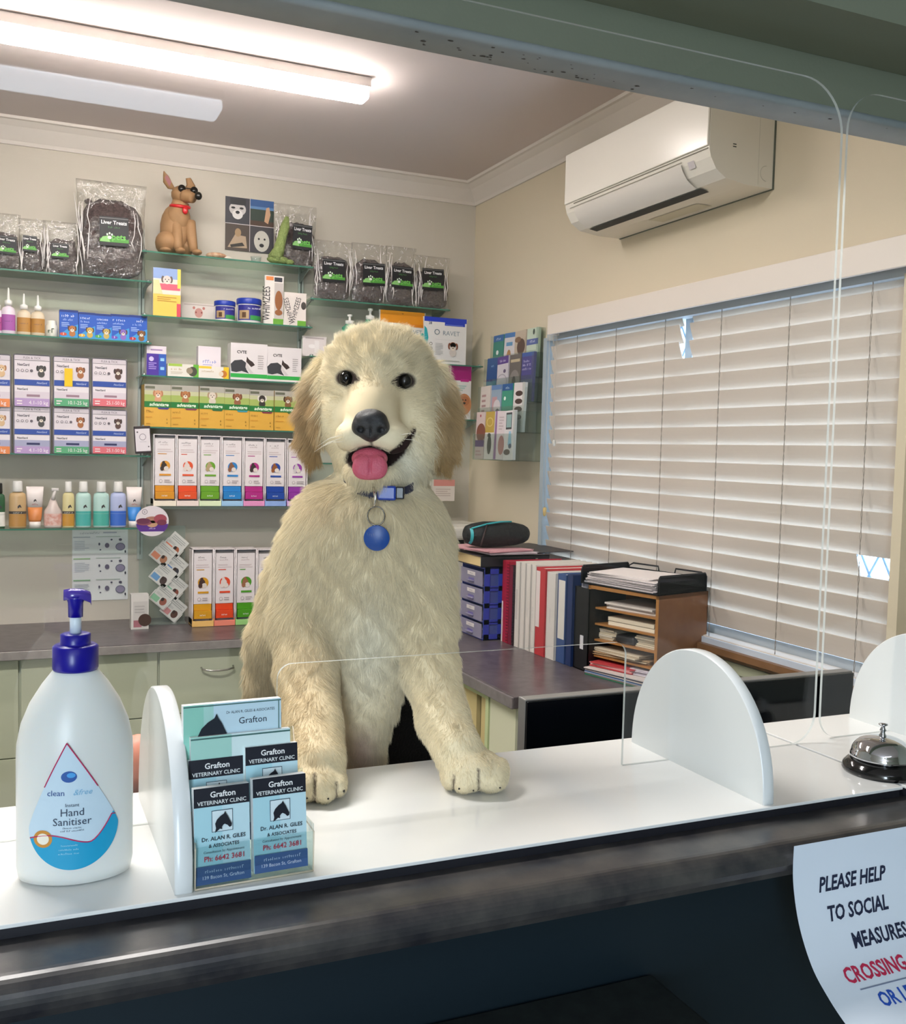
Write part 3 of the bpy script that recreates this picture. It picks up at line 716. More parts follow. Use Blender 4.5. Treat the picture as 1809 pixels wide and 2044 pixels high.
# dog statue with dark glasses and red collar
def statue():
    c = W(355, 505, 4.38); z = shelves['M1']; t = thing('dog_statue', (c.x, 4.38, z+.001), 'tan sitting dog statue with dark glasses and a red collar', 'statue')
    k = (W(355, 347, 4.38).z-z)/1.0   # full height
    TAN = M('A8835C', .7, mottled='9C764F', mscale=20); q = MB()
    def cap(p0, p1, r0, r1, m=TAN, n=6):
        q.tube([tuple(Vector(p0).lerp(Vector(p1), i/n)*k) for i in range(n+1)], [(r0+(r1-r0)*i/n)*k for i in range(n+1)], m, 14)
    q.ell((-.02*k, .05*k, .325*k), (.19*k, .19*k, .32*k), TAN, 18); q.ell((.0, .0, .45*k), (.15*k, .16*k, .2*k), TAN, 18)
    q.ell((-.13*k, .02*k, .15*k), (.14*k, .2*k, .148*k), TAN, 16); q.ell((.10*k, .08*k, .14*k), (.10*k, .16*k, .14*k), TAN, 16)
    cap((-.03, -.06, .42), (-.02, -.16, .05), .075, .05); cap((.13, -.04, .42), (.17, -.14, .05), .075, .05)
    for x in (.0, .20): q.ell((x*k, -.20*k, .035*k), (.06*k, .09*k, .035*k), TAN, 12)
    q.ell((-.17*k, -.14*k, .035*k), (.07*k, .11*k, .035*k), TAN, 12)
    cap((.0, 0, .52), (.03, -.02, .66), .12, .10)
    q.ell((.03*k, -.03*k, .74*k), (.12*k, .13*k, .11*k), TAN, 18)
    cap((.06, -.10, .72), (.15, -.20, .68), .085, .06)
    q.build('body', t)
    for s, ex in ((-1, -.10), (1, .12)):
        q = MB(); q.loft([[tuple(Vector((ex+s*dx+w_*math.cos(a), -.02+.02*math.sin(a), zz))*k) for a in (0, PI/3, 2*PI/3, PI, 4*PI/3, 5*PI/3)] for dx, w_, zz in ((-.02, .05, .80), (.03, .055, .87), (.05 if s < 0 else .0, .035, .95), (.075 if s < 0 else .02, .006, 1.0 if s < 0 else .96))], TAN, True)
        if s < 0: q.poly([tuple(Vector(v)*k) for v in ((-.11, -.045, .82), (-.09, -.045, .88), (-.14, -.045, .96), (-.17, -.045, .92))], M('A0666A', .6))
        q.build('ear', t)
    q = MB(); q.ell((.20*k, -.26*k, .70*k), (.045*k, .04*k, .05*k), M('17130F', .25), 12); q.build('nose', t)
    q = MB(); DK = M('1A1512', .15)
    for x, y in ((.02, -.155), (.17, -.13)): q.lathe([(.045*k, -.006*k), (.045*k, .006*k)], DK, 16, T=Matrix.Translation((x*k, y*k, .79*k)) @ Matrix.Rotation(PI/2, 4, 'X'))
    q.tube([(.05*k, -.16*k, .80*k), (.14*k, -.15*k, .80*k)], .006*k, DK, 6); q.build('glasses', t)
    q = MB(); q.tube([(.02*k+.108*k*math.cos(a), -.02*k+.108*k*math.sin(a), .60*k+.02*k*math.sin(a)) for a in np.linspace(0, 2*PI, 21)[:-1]], .022*k, M('C81820', .4), 8, True)
    q.ell((.06*k, -.16*k, .53*k), (.035*k, .015*k, .045*k), M('C81820', .35), 10); q.build('collar', t)
statue()
c = W(432, 512, 4.36); q = MB(); q.ell((0, 0, .014), (.045, .03, .014), M('D8BFA0', .5, mottled='A06A4A', mscale=40), 14); q.ell((.045, 0, .008), (.022, .02, .008), M('EDE3D6', .5), 12)
tag(q.build('shell_ornament', loc=(c.x, 4.36, shelves['M1']+.001)), 'small brown and cream shell lying beside the dog statue', 'ornament')
c = W(511, 517, 4.36); q = MB(); q.lathe([(.012, 0), (.020, .002), (.023, .026), (.021, .026), (.018, .004), (0, .003)], clear('clear_plastic', 'F4FAFA'), 16, cap=False)
tag(q.build('clear_cup', loc=(c.x, 4.36, shelves['M1']+.001)), 'tiny clear cup on the top middle shelf under the photo print', 'cup')
# photo print on the wall
PZ = W(450, 498, 4.497).z
x, w, h = face((450, 547), (397, 397), 4.497, PZ)
def photo_print():
    q = MB(); q.b2(-w/2, w/2, -.0015, 0, 0, h, 'D8CFC8'); K = '1A1A20'
    q.art(w, h, [('r', 0, .5, .5, 1, '3A3A42'), ('e', .25, .78, .16, .13, 'C9C4C2'), ('r', .1, .86, .42, .98, '26262C'), ('e', .25, .68, .10, .09, 'E4E0DE'), ('e', .25, .72, .04, .03, K), ('e', .16, .8, .04, .02, K), ('e', .33, .8, .04, .02, K),
        ('r', .5, .5, 1, 1, '2F5A94'), ('r', .5, .5, 1, .82, '2E3E34'), ('r', .5, .82, 1, .87, '5B86B8'), ('r', .5, .5, 1, .6, '4A3428'), ('p', [(.8, .6), (.84, .86), (.90, .88), (.93, .74), (.88, .56)], 'C9A07E'),
        ('r', 0, 0, .5, .495, '4A3E36'), ('p', [(.05, .05), (.2, .3), (.42, .28), (.45, .06)], 'B29A80'), ('e', .26, .34, .06, .08, 'A88A66'), ('p', [(.1, .1), (.35, .16), (.4, .1), (.12, .05)], '2A2420'),
        ('r', .5, 0, 1, .495, '3C3A40'), ('e', .75, .22, .15, .2, 'C9C6BC'), ('e', .75, .14, .045, .035, K), ('e', .69, .26, .02, .02, K), ('e', .81, .26, .02, .02, K), ('r', .495, 0, .505, 1, 'D8D0D0'), ('r', 0, .493, 1, .505, 'D8D0D0')], y=-.0016)
    return q.build('photo_print', loc=(x, 4.498, PZ))
tag(photo_print(), 'four square dog photos printed together, stuck on the back wall', 'photo')
# green crocodile dental toy
c = W(562, 525, 4.335); q = MB(); GN = M('7E9150', .6, mottled='97A866', mscale=60, bump=.8, bscale=150); hz = W(562, 432, 4.335).z-shelves['M1']
q.tube([(-.03, 0, .02), (-.012, 0, hz*.3), (.0, 0, hz*.55), (.014, 0, hz*.8), (.022, 0, hz)], [.032, .024, .020, .020, .008], GN, 12); q.ell((-.015, 0, .018), (.05, .025, .018), GN, 14); q.ell((.035, -.004, .012), (.02, .02, .012), GN, 10)
for k in range(6): q.lathe([(.005, 0), (.001, .010)], GN, 6, T=Matrix.Translation((-.045+.011*k, -.002, .03+hz*.13*k)) @ Matrix.Rotation(-PI/2.4, 4, 'Y'))
tag(q.build('dental_chew_toy', loc=(c.x, 4.335, shelves['M1']+.001)), 'bumpy green crocodile shaped chew standing on the top middle shelf', 'dog chew')
# --- L2 bottles and boxes
def nozzle_bottle(px, top, y, zb, body, label, labc, group, w=28, tip=True):
    c = W(px, 660, y); r = (W(px+w/2, 660, y).x-W(px-w/2, 660, y).x)/2; h = W(px, top, y).z-zb
    t = thing('nozzle_bottle', (c.x, y+r, zb+.001), label, 'bottle', group)
    q = MB(); q.lathe([(r*.9, 0), (r, .006), (r, h*.50), (r*.8, h*.57), (r*.4, h*.60), (r*.4, h*.62)], body, 20, sy=.7)
    q.build('body', t)
    q = MB(); q.lathe([(r*1.005, h*.08), (r*1.005, h*.42)], labc, 20, sy=.71, cap=False); q.text('~7', 0, h*.26, .006, '4A3A5A', y=-r*.72, maxw=r*1.2); q.build('label', t)
    q = MB(); q.lathe([(r*.55, h*.62), (r*.55, h*.72), (r*.2, h*.75), (r*.12, h*.98), (r*.05, h)], M('F2EFEA', .35), 16); q.build('nozzle', t)
z = shelves['L2']
nozzle_bottle(-6, 585, 4.34, z, M('E6D8E4', .3), 'white nozzle bottle with a pink label, cut by the left picture edge', M('B04A8E', .5), 'nozzle bottles on the left shelf')
nozzle_bottle(17, 573, 4.33, z, M('E6D8E4', .3), 'white nozzle bottle with a pink label beside the amber labels', M('A85AA8', .5), 'nozzle bottles on the left shelf')
nozzle_bottle(48, 585, 4.33, z, M('DCCBB0', .3), 'nozzle bottle with an amber label, left one of two', M('B98540', .5), 'nozzle bottles on the left shelf')
nozzle_bottle(76, 588, 4.33, z, M('DCCBB0', .3), 'nozzle bottle with an amber label, right one of two', M('B98540', .5), 'nozzle bottles on the left shelf')
c = W(104, 660, 4.335); q = MB(); q.lathe([(.020, 0), (.023, .004), (.023, .045), (.018, .050), (.018, .062), (.016, .065)], M('E8E6DA', .4), 20); q.text('~2', -.004, .015, .018, '4A5A3A', y=-.0235)
tag(q.build('white_jar', loc=(c.x, 4.36, z+.001)), 'small white jar between the amber bottles and the blue boxes', 'jar')
for k, (a, b, tp, dc, ac) in enumerate([(119, 156, 619, 'B8743A', 'D0503A'), (157, 190, 624, 'C8A850', 'E0B030'), (190, 223, 627, 'C8B060', '4FA84A'), (221, 258, 628, '8A6AC0', '7A4AB8'), (258, 294, 630, '8A5A30', 'C8303A')]):
    pbox('worm_tablet_box', (a, b), tp, 4.325+.002*k, z, .045, '1C4FB0', [('r', 0, 0, 1, 1, '2358BC'), ('p', [(0, .1), (.5, .35), (1, .5), (1, .0), (0, 0)], '3A9AD8'), ('r', 0, .92, 1, 1, '16307E'), ('t', '~7', .45, .74, .10, 'E8F0FF', {'maxw': .7, 'bold': .02}), ('t', '~9', .42, .61, .07, 'C8DCFF', {'maxw': .6}),
         ('l', .1, .38, .55, .56, 3, 'A8C4F0'), ('d', .68, .30, .26, dc, '5A3A20'), ('e', .2, .12, .12, .06, ac), ('t', '3', .2, .09, .08, 'FFFFFF')],
         'blue worming tablet box on the left shelf, %s' % ['leftmost with a red spot', 'second with a yellow spot', 'third and slightly smaller with a green spot', 'fourth with a violet spot', 'rightmost with a dark red spot'][k], group='blue worming tablet boxes')
# --- M2
z = shelves['M2']
pbox('leaflet_holder', (306, 361), 536, 4.33, z, .03, 'E8E0D8', [('r', 0, 0, 1, 1, 'F0C85A'), ('r', 0, .46, 1, 1, 'E8DCD0'), ('r', 0, .78, 1, 1, '8FA8D8'), ('d', .5, .74, .2, 'D8CCC4', '6A5A54'), ('r', .08, .55, .98, .68, 'E8647A'), ('p', [(0, .46), (.35, .46), (.2, .75), (0, .75)], 'D8D8A0'), ('l', .15, .3, .85, .42, 3, 'C8963A'), ('r', .86, 0, 1, .28, 'D84A5A'), ('r', .88, .6, 1, 1, 'E8D860')], 'tall yellow and pink leaflets in a stand on the middle shelf', 'leaflets')
x, w, h = face((362, 432), (580, 580), 4.46, W(400, 617, 4.46).z)
q = MB(); q.b2(-w/2, w/2, 0, .002, 0, h, 'DCD2CC'); q.art(w, h, [('l', .08, .86, .95, .96, 1, 'B8A8A0'), ('e', .5, .48, .22, .26, 'C89088'), ('e', .36, .74, .07, .08, 'C07A70'), ('e', .64, .74, .07, .08, 'C07A70'), ('e', .42, .5, .04, .05, '8A3A38'), ('e', .58, .5, .04, .05, '8A3A38'), ('l', .3, .12, .7, .2, 1, 'B89090')], y=-.0001)
tag(q.build('small_card', loc=(x, 4.46, shelves['M2']+.004)), 'white card with a small red animal drawing behind the blue lidded jars', 'card')
for k, (a, b, tp) in enumerate([(432, 474, 600), (478, 527, 595)]):
    x, w, h = face((a, b), (tp, tp), 4.33, z); r = w/2; t = thing('supplement_jar', (x, 4.33+r, z+.001), ['smaller joint supplement jar with a blue lid', 'larger joint supplement jar with a blue lid'][k], 'jar', 'blue lidded jars')
    q = MB(); q.lathe([(r*.93, 0), (r*.96, .003), (r*.96, h*.76)], M('E8E4E0', .35), 28)
    def wrap(a0, a1, z0, z1, c, off=.0004):
        n = 10; q.add([(r*(.96+off*20)*math.sin(a0+(a1-a0)*i/n), -r*(.96+off*20)*math.cos(a0+(a1-a0)*i/n), zz) for zz in (z0, z1) for i in range(n+1)], [(i, i+1, i+n+2, i+n+1) for i in range(n)], c, True)
    wrap(-1.3, 1.3, h*.10, h*.72, '2A2A8C'); wrap(-.1, 1.3, h*.12, h*.30, '3A9A4A', .0006); wrap(-1.1, -.2, h*.15, h*.50, 'B89A70', .0008); wrap(-.8, -.45, h*.2, h*.42, '5A3A20', .001)
    q.text('~10', r*.25, h*.54, h*.09, 'F0F0FF', y=-r*1.0, maxw=r*1.1, bold=.02); q.build('body', t)
    q = MB(); q.lathe([(r, h*.76), (r*1.02, h*.78), (r*1.02, h*.97), (r*.97, h)], M('1C3AA8', .35), 28); q.build('lid', t)
def pouch(name, pxs, top, y, zb, items, label, base='E8E2DC', cat='pouch', group=None, lean=0, d=.03, rot=0, side='CFC8C0'):
    x, w, h = face(pxs, (top, top), y, zb)
    q = MB(); n = 10; F_ = []; V = []
    for i in range(n+1):
        v = i/n; dd = d*(1-v)**.7+.0015; ww = w/2*(1+.03*math.cos(v*PI*2)-(.02 if .05 < v < .95 else 0))
        V += [(-ww, dd*.4, v*h), (-ww*.6, 0-.001, v*h), (ww*.6, -.001, v*h), (ww, dd*.4, v*h), (ww*.6, dd, v*h), (-ww*.6, dd, v*h)]
    for i in range(n):
        for k in range(6): F_.append((i*6+k, i*6+(k+1) % 6, i*6+6+(k+1) % 6, i*6+6+k))
    F_ += [(5, 4, 3, 2, 1, 0), tuple(n*6+k for k in range(6))]
    q.add(V, F_, base)
    q.art(w*.97, h, items, y=-.0014)
    o = q.build(name, loc=(x, y, zb+.001)); o.rotation_euler = (math.radians(lean), rot, 0)
    return tag(o, label, cat, group)
pouch('chew_packet', (529, 567), 551, 4.335, z, [('r', 0, 0, 1, 1, 'EDE6E0'), ('r', .05, .9, .45, .98, 'E88A4A'), ('r', .5, .88, .92, .97, '3A3A44'), ('r', .5, .05, .98, .86, 'C8C0BC'), ('e', .74, .5, .08, .2, '9A6038'), ('e', .74, .25, .08, .06, '9A6038'), ('r', .45, 0, 1, .12, '6FAE3A'), ('t', 'WHIMZEES', .26, .42, .16, '2A2426', {'rot': PI/2, 'maxw': 1.8})], 'tall packet of brown dental chews at the right of the jars', group='dental chew packets')
pouch('chew_packet', (568, 612), 585, 4.325, z, [('r', 0, 0, 1, 1, 'E9DFD8'), ('r', .6, 0, 1, .16, '6FAE3A'), ('t', 'WHIMZEES', .30, .45, .16, '2A2426', {'rot': PI/2+.25, 'maxw': 1.2}), ('t', 'WHIMZEES', .62, .45, .16, '2A2426', {'rot': PI/2-.25, 'maxw': 1.2}), ('e', .88, .62, .08, .12, '4A4440')], 'slanting packet of dental chews at the right end of the middle shelf', group='dental chew packets')
# --- M3
z = shelves['M3']
pbox('medicine_box', (293, 332), 691, 4.335, z, .06, 'E4DCE0', [('r', 0, 0, 1, .74, '4A2A9C'), ('r', .62, 0, 1, .74, '2A5AB8'), ('r', 0, .74, 1, 1, 'E8DCE4'), ('e', .24, .56, .08, .08, 'D8C8F0'), ('l', .1, .2, .5, .45, 4, 'B8A0E8'), ('r', .7, .5, .9, .6, '9AD0F0'), ('r', .7, .2, .9, .3, '9AD0F0'), ('l', .2, .82, .8, .92, 1, 'A888B8')], 'purple and blue medicine box at the left end of the middle shelf')
pbox('medicine_box', (335, 397), 727, 4.33, z, .05, 'E8E4D8', [('r', 0, 0, 1, 1, 'EAE4DA'), ('r', .02, .8, .46, 1, 'A8C850'), ('r', .82, 0, 1, 1, '6AB83A'), ('e', .8, .45, .35, .38, '4A4A3C'), ('e', .70, .5, .25, .25, '9A8A74'), ('l', .1, .2, .5, .4, 2, 'C8BCA8'), ('t', '~8', .3, .5, .18, 'C0A070', {'maxw': .4})], 'low cream box with a green end on the middle shelf')
pbox('medicine_box', (396, 441), 692, 4.37, z, .05, 'E4DCE4', [('r', 0, 0, 1, 1, 'E8DEE4'), ('t', '~6', .5, .48, .1, '8A9AD8', {'maxw': .7}), ('l', .2, .4, .8, .46, 1, 'A8A8D8')], 'pale lilac upright box standing behind the low yellow box')
pbox('medicine_box', (397, 457), 732, 4.325, z, .035, 'E8E4D8', [('r', 0, 0, 1, 1, 'ECE6DC'), ('r', .0, .8, .42, 1, 'F0D040'), ('r', .82, 0, 1, 1, 'F0C820'), ('e', .82, .4, .3, .3, 'C8782A'), ('e', .74, .4, .2, .22, 'E8D8C0'), ('t', '~8', .3, .5, .18, 'C0A070', {'maxw': .4})], 'low cream box with a yellow end on the middle shelf')
for k, (a, b, tp, y) in enumerate([(461, 534, 686, 4.325), (534, 602, 694, 4.330)]):
    pbox('joint_medicine_box', (a, b), tp, y, z, .07, 'E6E2E0', [('r', 0, 0, 1, 1, 'E9E2E2'), ('r', 0, .06, 1, .17, '2EB04A'), ('t', 'CVTE', .30, .72, .08, '2A2A2A', {'maxw': .3, 'bold': .03}), ('p', [(.02, .22), (.0, .42), (.1, .52), (.3, .55), (.45, .45), (.42, .30), (.5, .18), (.3, .24), (.15, .2)], '3A3A40'), ('p', [(.42, .5), (.44, .64), (.5, .56), (.6, .5), (.66, .42), (.56, .36)], '3A2A28'), ('p', [(.42, .5), (.5, .34), (.62, .2), (.54, .18), (.40, .34)], 'D8D0D0'), ('l', .74, .3, .9, .7, 7, 'B8B0B0')],
         ['larger white box with a green band and a running dog picture, on the middle shelf', 'white green banded running dog box partly hidden by the puppy'][k], group='white green banded boxes')
# --- M4 yellow flea treatment boxes
z = shelves['M4']
for k, (a, b, tp, dc, ec) in enumerate([(288, 341, 768, 'D8A07A', 'C08058'), (341, 397, 770, 'B87A4A', 'A06030'), (398, 448, 772, 'DDD0C0', 'B09070'), (448, 498, 775, '9A6040', '7A4428'), (498, 547, 779, '3A302C', 'E4DCD4'), (548, 600, 781, '8A6038', '4A3020')]):
    pbox('flea_treatment_box', (a, b), tp, 4.315, z, .10, 'D8A83A', [('r', 0, 0, 1, 1, 'E3AE42'), ('r', 0, .58, 1, 1, 'C9C9A0'), ('r', 0, .60, 1, .76, 'A9BA62'), ('r', 0, .86, 1, 1, 'B4AFA4'), ('r', .04, .9, .4, .96, '6A6A58'), ('d', .52, .76, .2, dc, ec), ('r', 0, .46, 1, .60, '1E7A34'), ('t', 'advantage', .56, .495, .08, 'EAF6E2', {'maxw': .8, 'bold': .03, 'shear': .2}),
         ('p', [(.5, .46), (.95, .46), (.9, .42), (.55, .42)], ['4A3A8A', '8A3A5A', '2E6A3A', '3A9AA8', '8A2A4A', '5A6A3A'][k]), ('t', '~5', .22, .33, .06, 'A87420', {'maxw': .3}), ('l', .06, .2, .4, .26, 1, 'D89A30'), ('t', '6', .86, .16, .05, '7A5A18'), ('t', '4', .86, .07, .05, '7A5A18'), ('l', .08, .05, .3, .09, 1, 'C08A28'), ('r', .0, 0, .008, 1, '6A5A20')],
         'yellow and green flea treatment box, %s in the row' % ['leftmost with a pink puppy', 'second with a brown puppy lying down', 'third with a white terrier', 'fourth with a red spaniel', 'fifth with a black and white dog', 'sixth with a shepherd dog'][k], group='yellow flea treatment boxes')
# --- chew dispensers
def dispenser(pxs, top, bot, y, zb, colr, dog, lipc, label, txt, group):
    x, w, h = face(pxs, (top, top), y, zb); d = .09
    t = thing('chew_dispenser', (x, y, zb+.001), label, 'dispenser', group)
    CW = M('EEE4E4', .3); q = MB(); e = .0035
    q.b2(-w/2, -w/2+e, .008, d, h*.02, h, CW, .001); q.b2(w/2-e, w/2, .008, d, h*.02, h, CW, .001); q.b2(-w/2, w/2, d-.003, d, h*.02, h, CW); q.b2(-w/2, w/2, .008, d, h-.004, h, CW); q.b2(-w/2+e, w/2-e, .03, .033, h*.30, h*.955, M('BDB4B2', .5))
    for s in (-1, 1): q.tube([(s*(w/2-.002), .006, .03), (s*(w/2-.002), .004, h*.2), (s*(w/2-.002), .008, h*.3), (s*(w/2-.002), .008, h-.003)], .002, M('F6F0F0', .2), 6)
    q.build('case', t)
    q = MB(); pw = w-.014; p0 = h*.29; ph = h*.65
    q.b2(-pw/2, pw/2, .012, .014, p0, p0+ph, M('EFE6E6', .4))
    q.art(pw, ph, [('t', txt[0], .42, .90, .034, '4A3A40', {'maxw': .7, 'bold': .02}), ('t', '~9', .5, .855, .03, 'A88A8E', {'maxw': .82}), ('l', .12, .70, .9, .79, 2, 'DACACA'), ('l', .15, .655, .6, .69, 1, colr),
        ('e', .52, .42, .105, .105, colr), ('e', .46, .42, .06, .065, dog), ('e', .58, .36, .05, .05, 'E8DCD4'), ('e', .44, .49, .03, .03, dog), ('e', .36, .36, .04, .05, dog), ('r', .22, .205, .82, .245, colr), ('e', .3, .09, .035, .035, 'B0A0A0'), ('e', .3, .09, .027, .027, 'EFE6E6'), ('l', .48, .05, .88, .13, 2, 'B0A4A4')], y=.0118, z0=p0)
    q.build('front_panel', t)
    CB = M(colr, .35); q = MB(); bw = w-.016
    q.b2(-bw/2, bw/2, .012, d-.006, h*.205, h*.285, CB, .001); q.b2(-bw/2, bw/2, .002, d-.02, h*.10, h*.203, CB, .001)
    q.text('~4', 0, h*.135, .009, 'FFFFFF', y=.0015, maxw=bw*.5, bold=.03); q.build('chew_box', t)
    q = MB(); LC = M(lipc, .2)
    q.b2(-w/2, w/2, .006, d, 0, .004, LC); q.b2(-w/2, w/2, -.001, .003, 0, h*.075, LC, .0015); q.b2(-w/2, -w/2+.003, .0, d, 0, h*.10, LC); q.b2(w/2-.003, w/2, .0, d, 0, h*.10, LC); q.build('tray', t)
    return t
z = 1.237
CDS = [('E0982A', '3A2A22', 'FBF0DC', 'amber'), ('E8562A', 'E8D8D0', 'FBE8E0', 'orange red'), ('6FA82A', 'B8A078', 'EAF6D0', 'green'), ('2A86CE', '8A5A40', 'A8D0F4', 'sky blue'), ('B82A86', '3A2A2A', 'F4A0D0', 'magenta'), ('1E4AA8', '9A5A28', '9AB8F0', 'dark blue'), ('9A3AA8', 'D8D0D0', 'E0B0F0', 'violet')]
for k, (a, b) in enumerate([(307, 353), (354, 398), (399, 443), (444, 487), (488, 530), (531, 573), (575, 616)]):
    dispenser((a, b), 867+k*1.6, 1012, 4.32, z, CDS[k][0], CDS[k][1], CDS[k][2], 'upper row chew dispenser with %s boxes%s' % (CDS[k][3], ', half behind the puppy' if k == 6 else ''), ('~8',), 'chew dispensers in the upper row')
rk = MB(); rk.b2(.55, 1.30, 4.315, YW-.012, 1.226, 1.2365, clear('rail_glass', 'E4F2EC', body=.2, bodycol='B8C8C0'))
tag(rk.build('dispenser_rail'), 'clear rail shelf carrying the upper row of chew dispensers', 'rail')
for k, (a, b, tp) in enumerate([(385, 428, 1096), (429, 471, 1096), (472, 514, 1096), (515, 559, 1097)]):
    C = [('DDA01E', '4A2E28', 'F8C878', 'amber'), ('E84A20', 'EADCD6', 'F4907A', 'red orange'), ('4FA01E', 'A06A48', 'A8E08A', 'green'), ('9AA0B0', 'B8B0B0', 'C8CCD8', 'grey')][k]
    yy = P(405, 1240, 2, ZB).y
    dispenser((a, b), tp, 1242, 4.22, ZB, C[0], C[1], C[2], 'lower row chew dispenser with %s boxes on the back counter' % C[3], ('~5',), 'chew dispensers in the lower row')
# --- flea and tick hanging cases, 4 x 2
TXT = [('2-4 kg', 'E8884A', 'orange'), ('4.1-10 kg', 'B89AC8', 'lilac'), ('10.1-25 kg', '5AA878', 'green'), ('25.1-50 kg', 'E0707A', 'red')]
DG = [('D8B48A', 'A8744A'), ('4A4644', '2A2624'), ('A8683A', '6A3A20'), ('5A3E36', '3A2824')]
for r_, (ty, by_) in enumerate([((706, 708, 712, 716), 812), ((808, 811, 814, 818), 906)]):
    for k, (a, b) in enumerate([(-52, 22), (27, 101), (106, 179), (183, 253)]):
        y = 4.32; A, B = W(a, by_, y), W(b, by_, y); w = B.x-A.x; zt = W((a+b)/2, ty[k], y).z; zb = W((a+b)/2, by_, y).z; h = zt-zb
        t = thing('flea_tick_case', ((A.x+B.x)/2, y, zb), '%s row flea and tick display case with a %s %s band' % (('upper', 'lower')[r_], TXT[k][2], TXT[k][0]), 'display case', 'flea and tick display cases')
        q = MB(); q.b2(-w/2, w/2, .0, .003, 0, h, clear('case_plastic', 'ECEAF2', r0=.06, body=.35, bodycol='D8D2DC'))
        c = .010
        out = [(-w/2, c), (-w/2+.003, .003), (-w/2+c, 0), (w/2-c, 0), (w/2-.003, .003), (w/2, c), (w/2, h-c), (w/2-.003, h-.003), (w/2-c, h), (-w/2+c, h), (-w/2+.003, h-.003), (-w/2, h-c)]
        q.tube([(x_, -.001, z_) for x_, z_ in out], .0016, M('5A5458' if r_ == 0 else '7A7480', .3), 6, True); q.build('case', t)
        q = MB(); ww = w-.008
        q.b2(-ww/2, ww/2, -.002, -.0005, h*.42, h*.97, M('E0D6DA', .4))
        q.art(ww, h, [('r', 0, .90, 1, .98, 'D2C8CE'), ('t', 'FLEA & TICK', .5, .915, .045, '6A606A', {'maxw': .5}), ('r', 0, .885, 1, .893, '5A545A'), ('t', 'NexGard', .25, .78, .05, '4A4450', {'maxw': .34, 'bold': .02}), ('r', 0, .41, 1, .52, '2A4A9C'), ('t', 'NexGard', .78, .445, .04, 'C8D4F0', {'maxw': .3, 'shear': .3}),
              ('d', .76, .72, .15, DG[k][0], DG[k][1])]+[('e', .09+.13*i, .69, .028, .028, '6A6068') for i in range(4)]+[('e', .09+.13*i, .69, .019, .019, 'E0D6DA') for i in range(3)], y=-.0021)
        q.build('picture_card', t)
        q = MB(); q.b2(-ww/2, ww/2, -.012, -.002, .002, h*.40, M('DCD4DA', .4))
        q.art(ww, h, [('r', 0, .29, 1, .39, 'E6DEE2'), ('t', 'NexGard', .22, .315, .04, '3A3440', {'maxw': .3, 'bold': .03}), ('r', 0, .005, 1, .16, TXT[k][1]), ('r', 0, .16, 1, .29, 'D8CCD4' if r_ == 0 else 'A8A8C4'), ('r', .34, .19, .72, .235, '9A7A88' if r_ == 0 else '2A2A5A'), ('t', TXT[k][0], .68, .045, .075, 'F4ECEC', {'maxw': .55}), ('l', .06, .03, .22, .13, 2, 'F0E4E4')], y=-.0121)
        q.build('product_box', t)
c = W(138, 757, 4.3); w = .030; q = MB(); q.b2(-w/2, w/2, 0, .0006, -.072, 0, 'F2C300')
tag(q.build('yellow_tag', loc=(W(137, 735, 4.298).x, 4.305, W(137, 735, 4.298).z)), 'plain yellow paper tag stuck on the green banded display case', 'tag')
A = W(287, 905, 4.30); q = MB(); q.b2(-.033, .033, 0, .006, 0, .112, '33262A', .003); q.art(.066, .112, [('r', .06, .08, .94, .90, 'E4DCE0'), ('e', .5, .6, .12, .12, '8A8088'), ('e', .5, .6, .10, .10, 'E4DCE0'), ('r', .3, .42, .7, .43, 'A098A0'), ('e', .2, .78, .03, .03, '5A5058'), ('e', .82, .24, .025, .025, '5A5058')], y=-.0001)
tag(q.build('framed_notice', loc=(A.x, 4.30, A.z), rz=0), 'small white notice in a dark frame clipped beside the display cases', 'notice'); bpy.context.view_layer.update()
bpy.data.objects['framed_notice'].rotation_euler = (0, math.radians(-4), 0)
# --- L4 shampoos
z = shelves['L4']
def shampoo(px, wpx, top, y, body, mid, label, txt=None, capc='EDEAE6'):
    x, w, h = face((px-wpx/2, px+wpx/2), (top, top), y, z); r = w/2
    t = thing('shampoo_bottle', (x, y+r*.6, z+.001), label, 'bottle', 'shampoo bottles on the low left shelf')
    q = MB(); q.lathe([(r*.92, 0), (r, .005), (r, h*.66), (r*.9, h*.73), (r*.5, h*.77)], M(body, .35), 24, sy=.6)
    q.lathe([(r*1.01, h*.04), (r*1.01, h*.30)], M(mid, .4), 24, sy=.61, cap=False); q.lathe([(r*1.01, h*.305), (r*1.01, h*.36)], M('4A4440' if txt else mid, .5), 24, sy=.61, cap=False)
    horse(q, r*.2, h*.46, h*.09, '3A3434', -r*.62)
    if txt: q.text('~7', 0, h*.315, h*.035, 'F0EAE0', y=-r*.63, maxw=r*1.5)
    q.build('body', t)
    q = MB(); q.lathe([(r*.55, h*.77), (r*.60, h*.79), (r*.56, h*.98), (r*.5, h)], M(capc, .35), 20); q.build('cap', t)
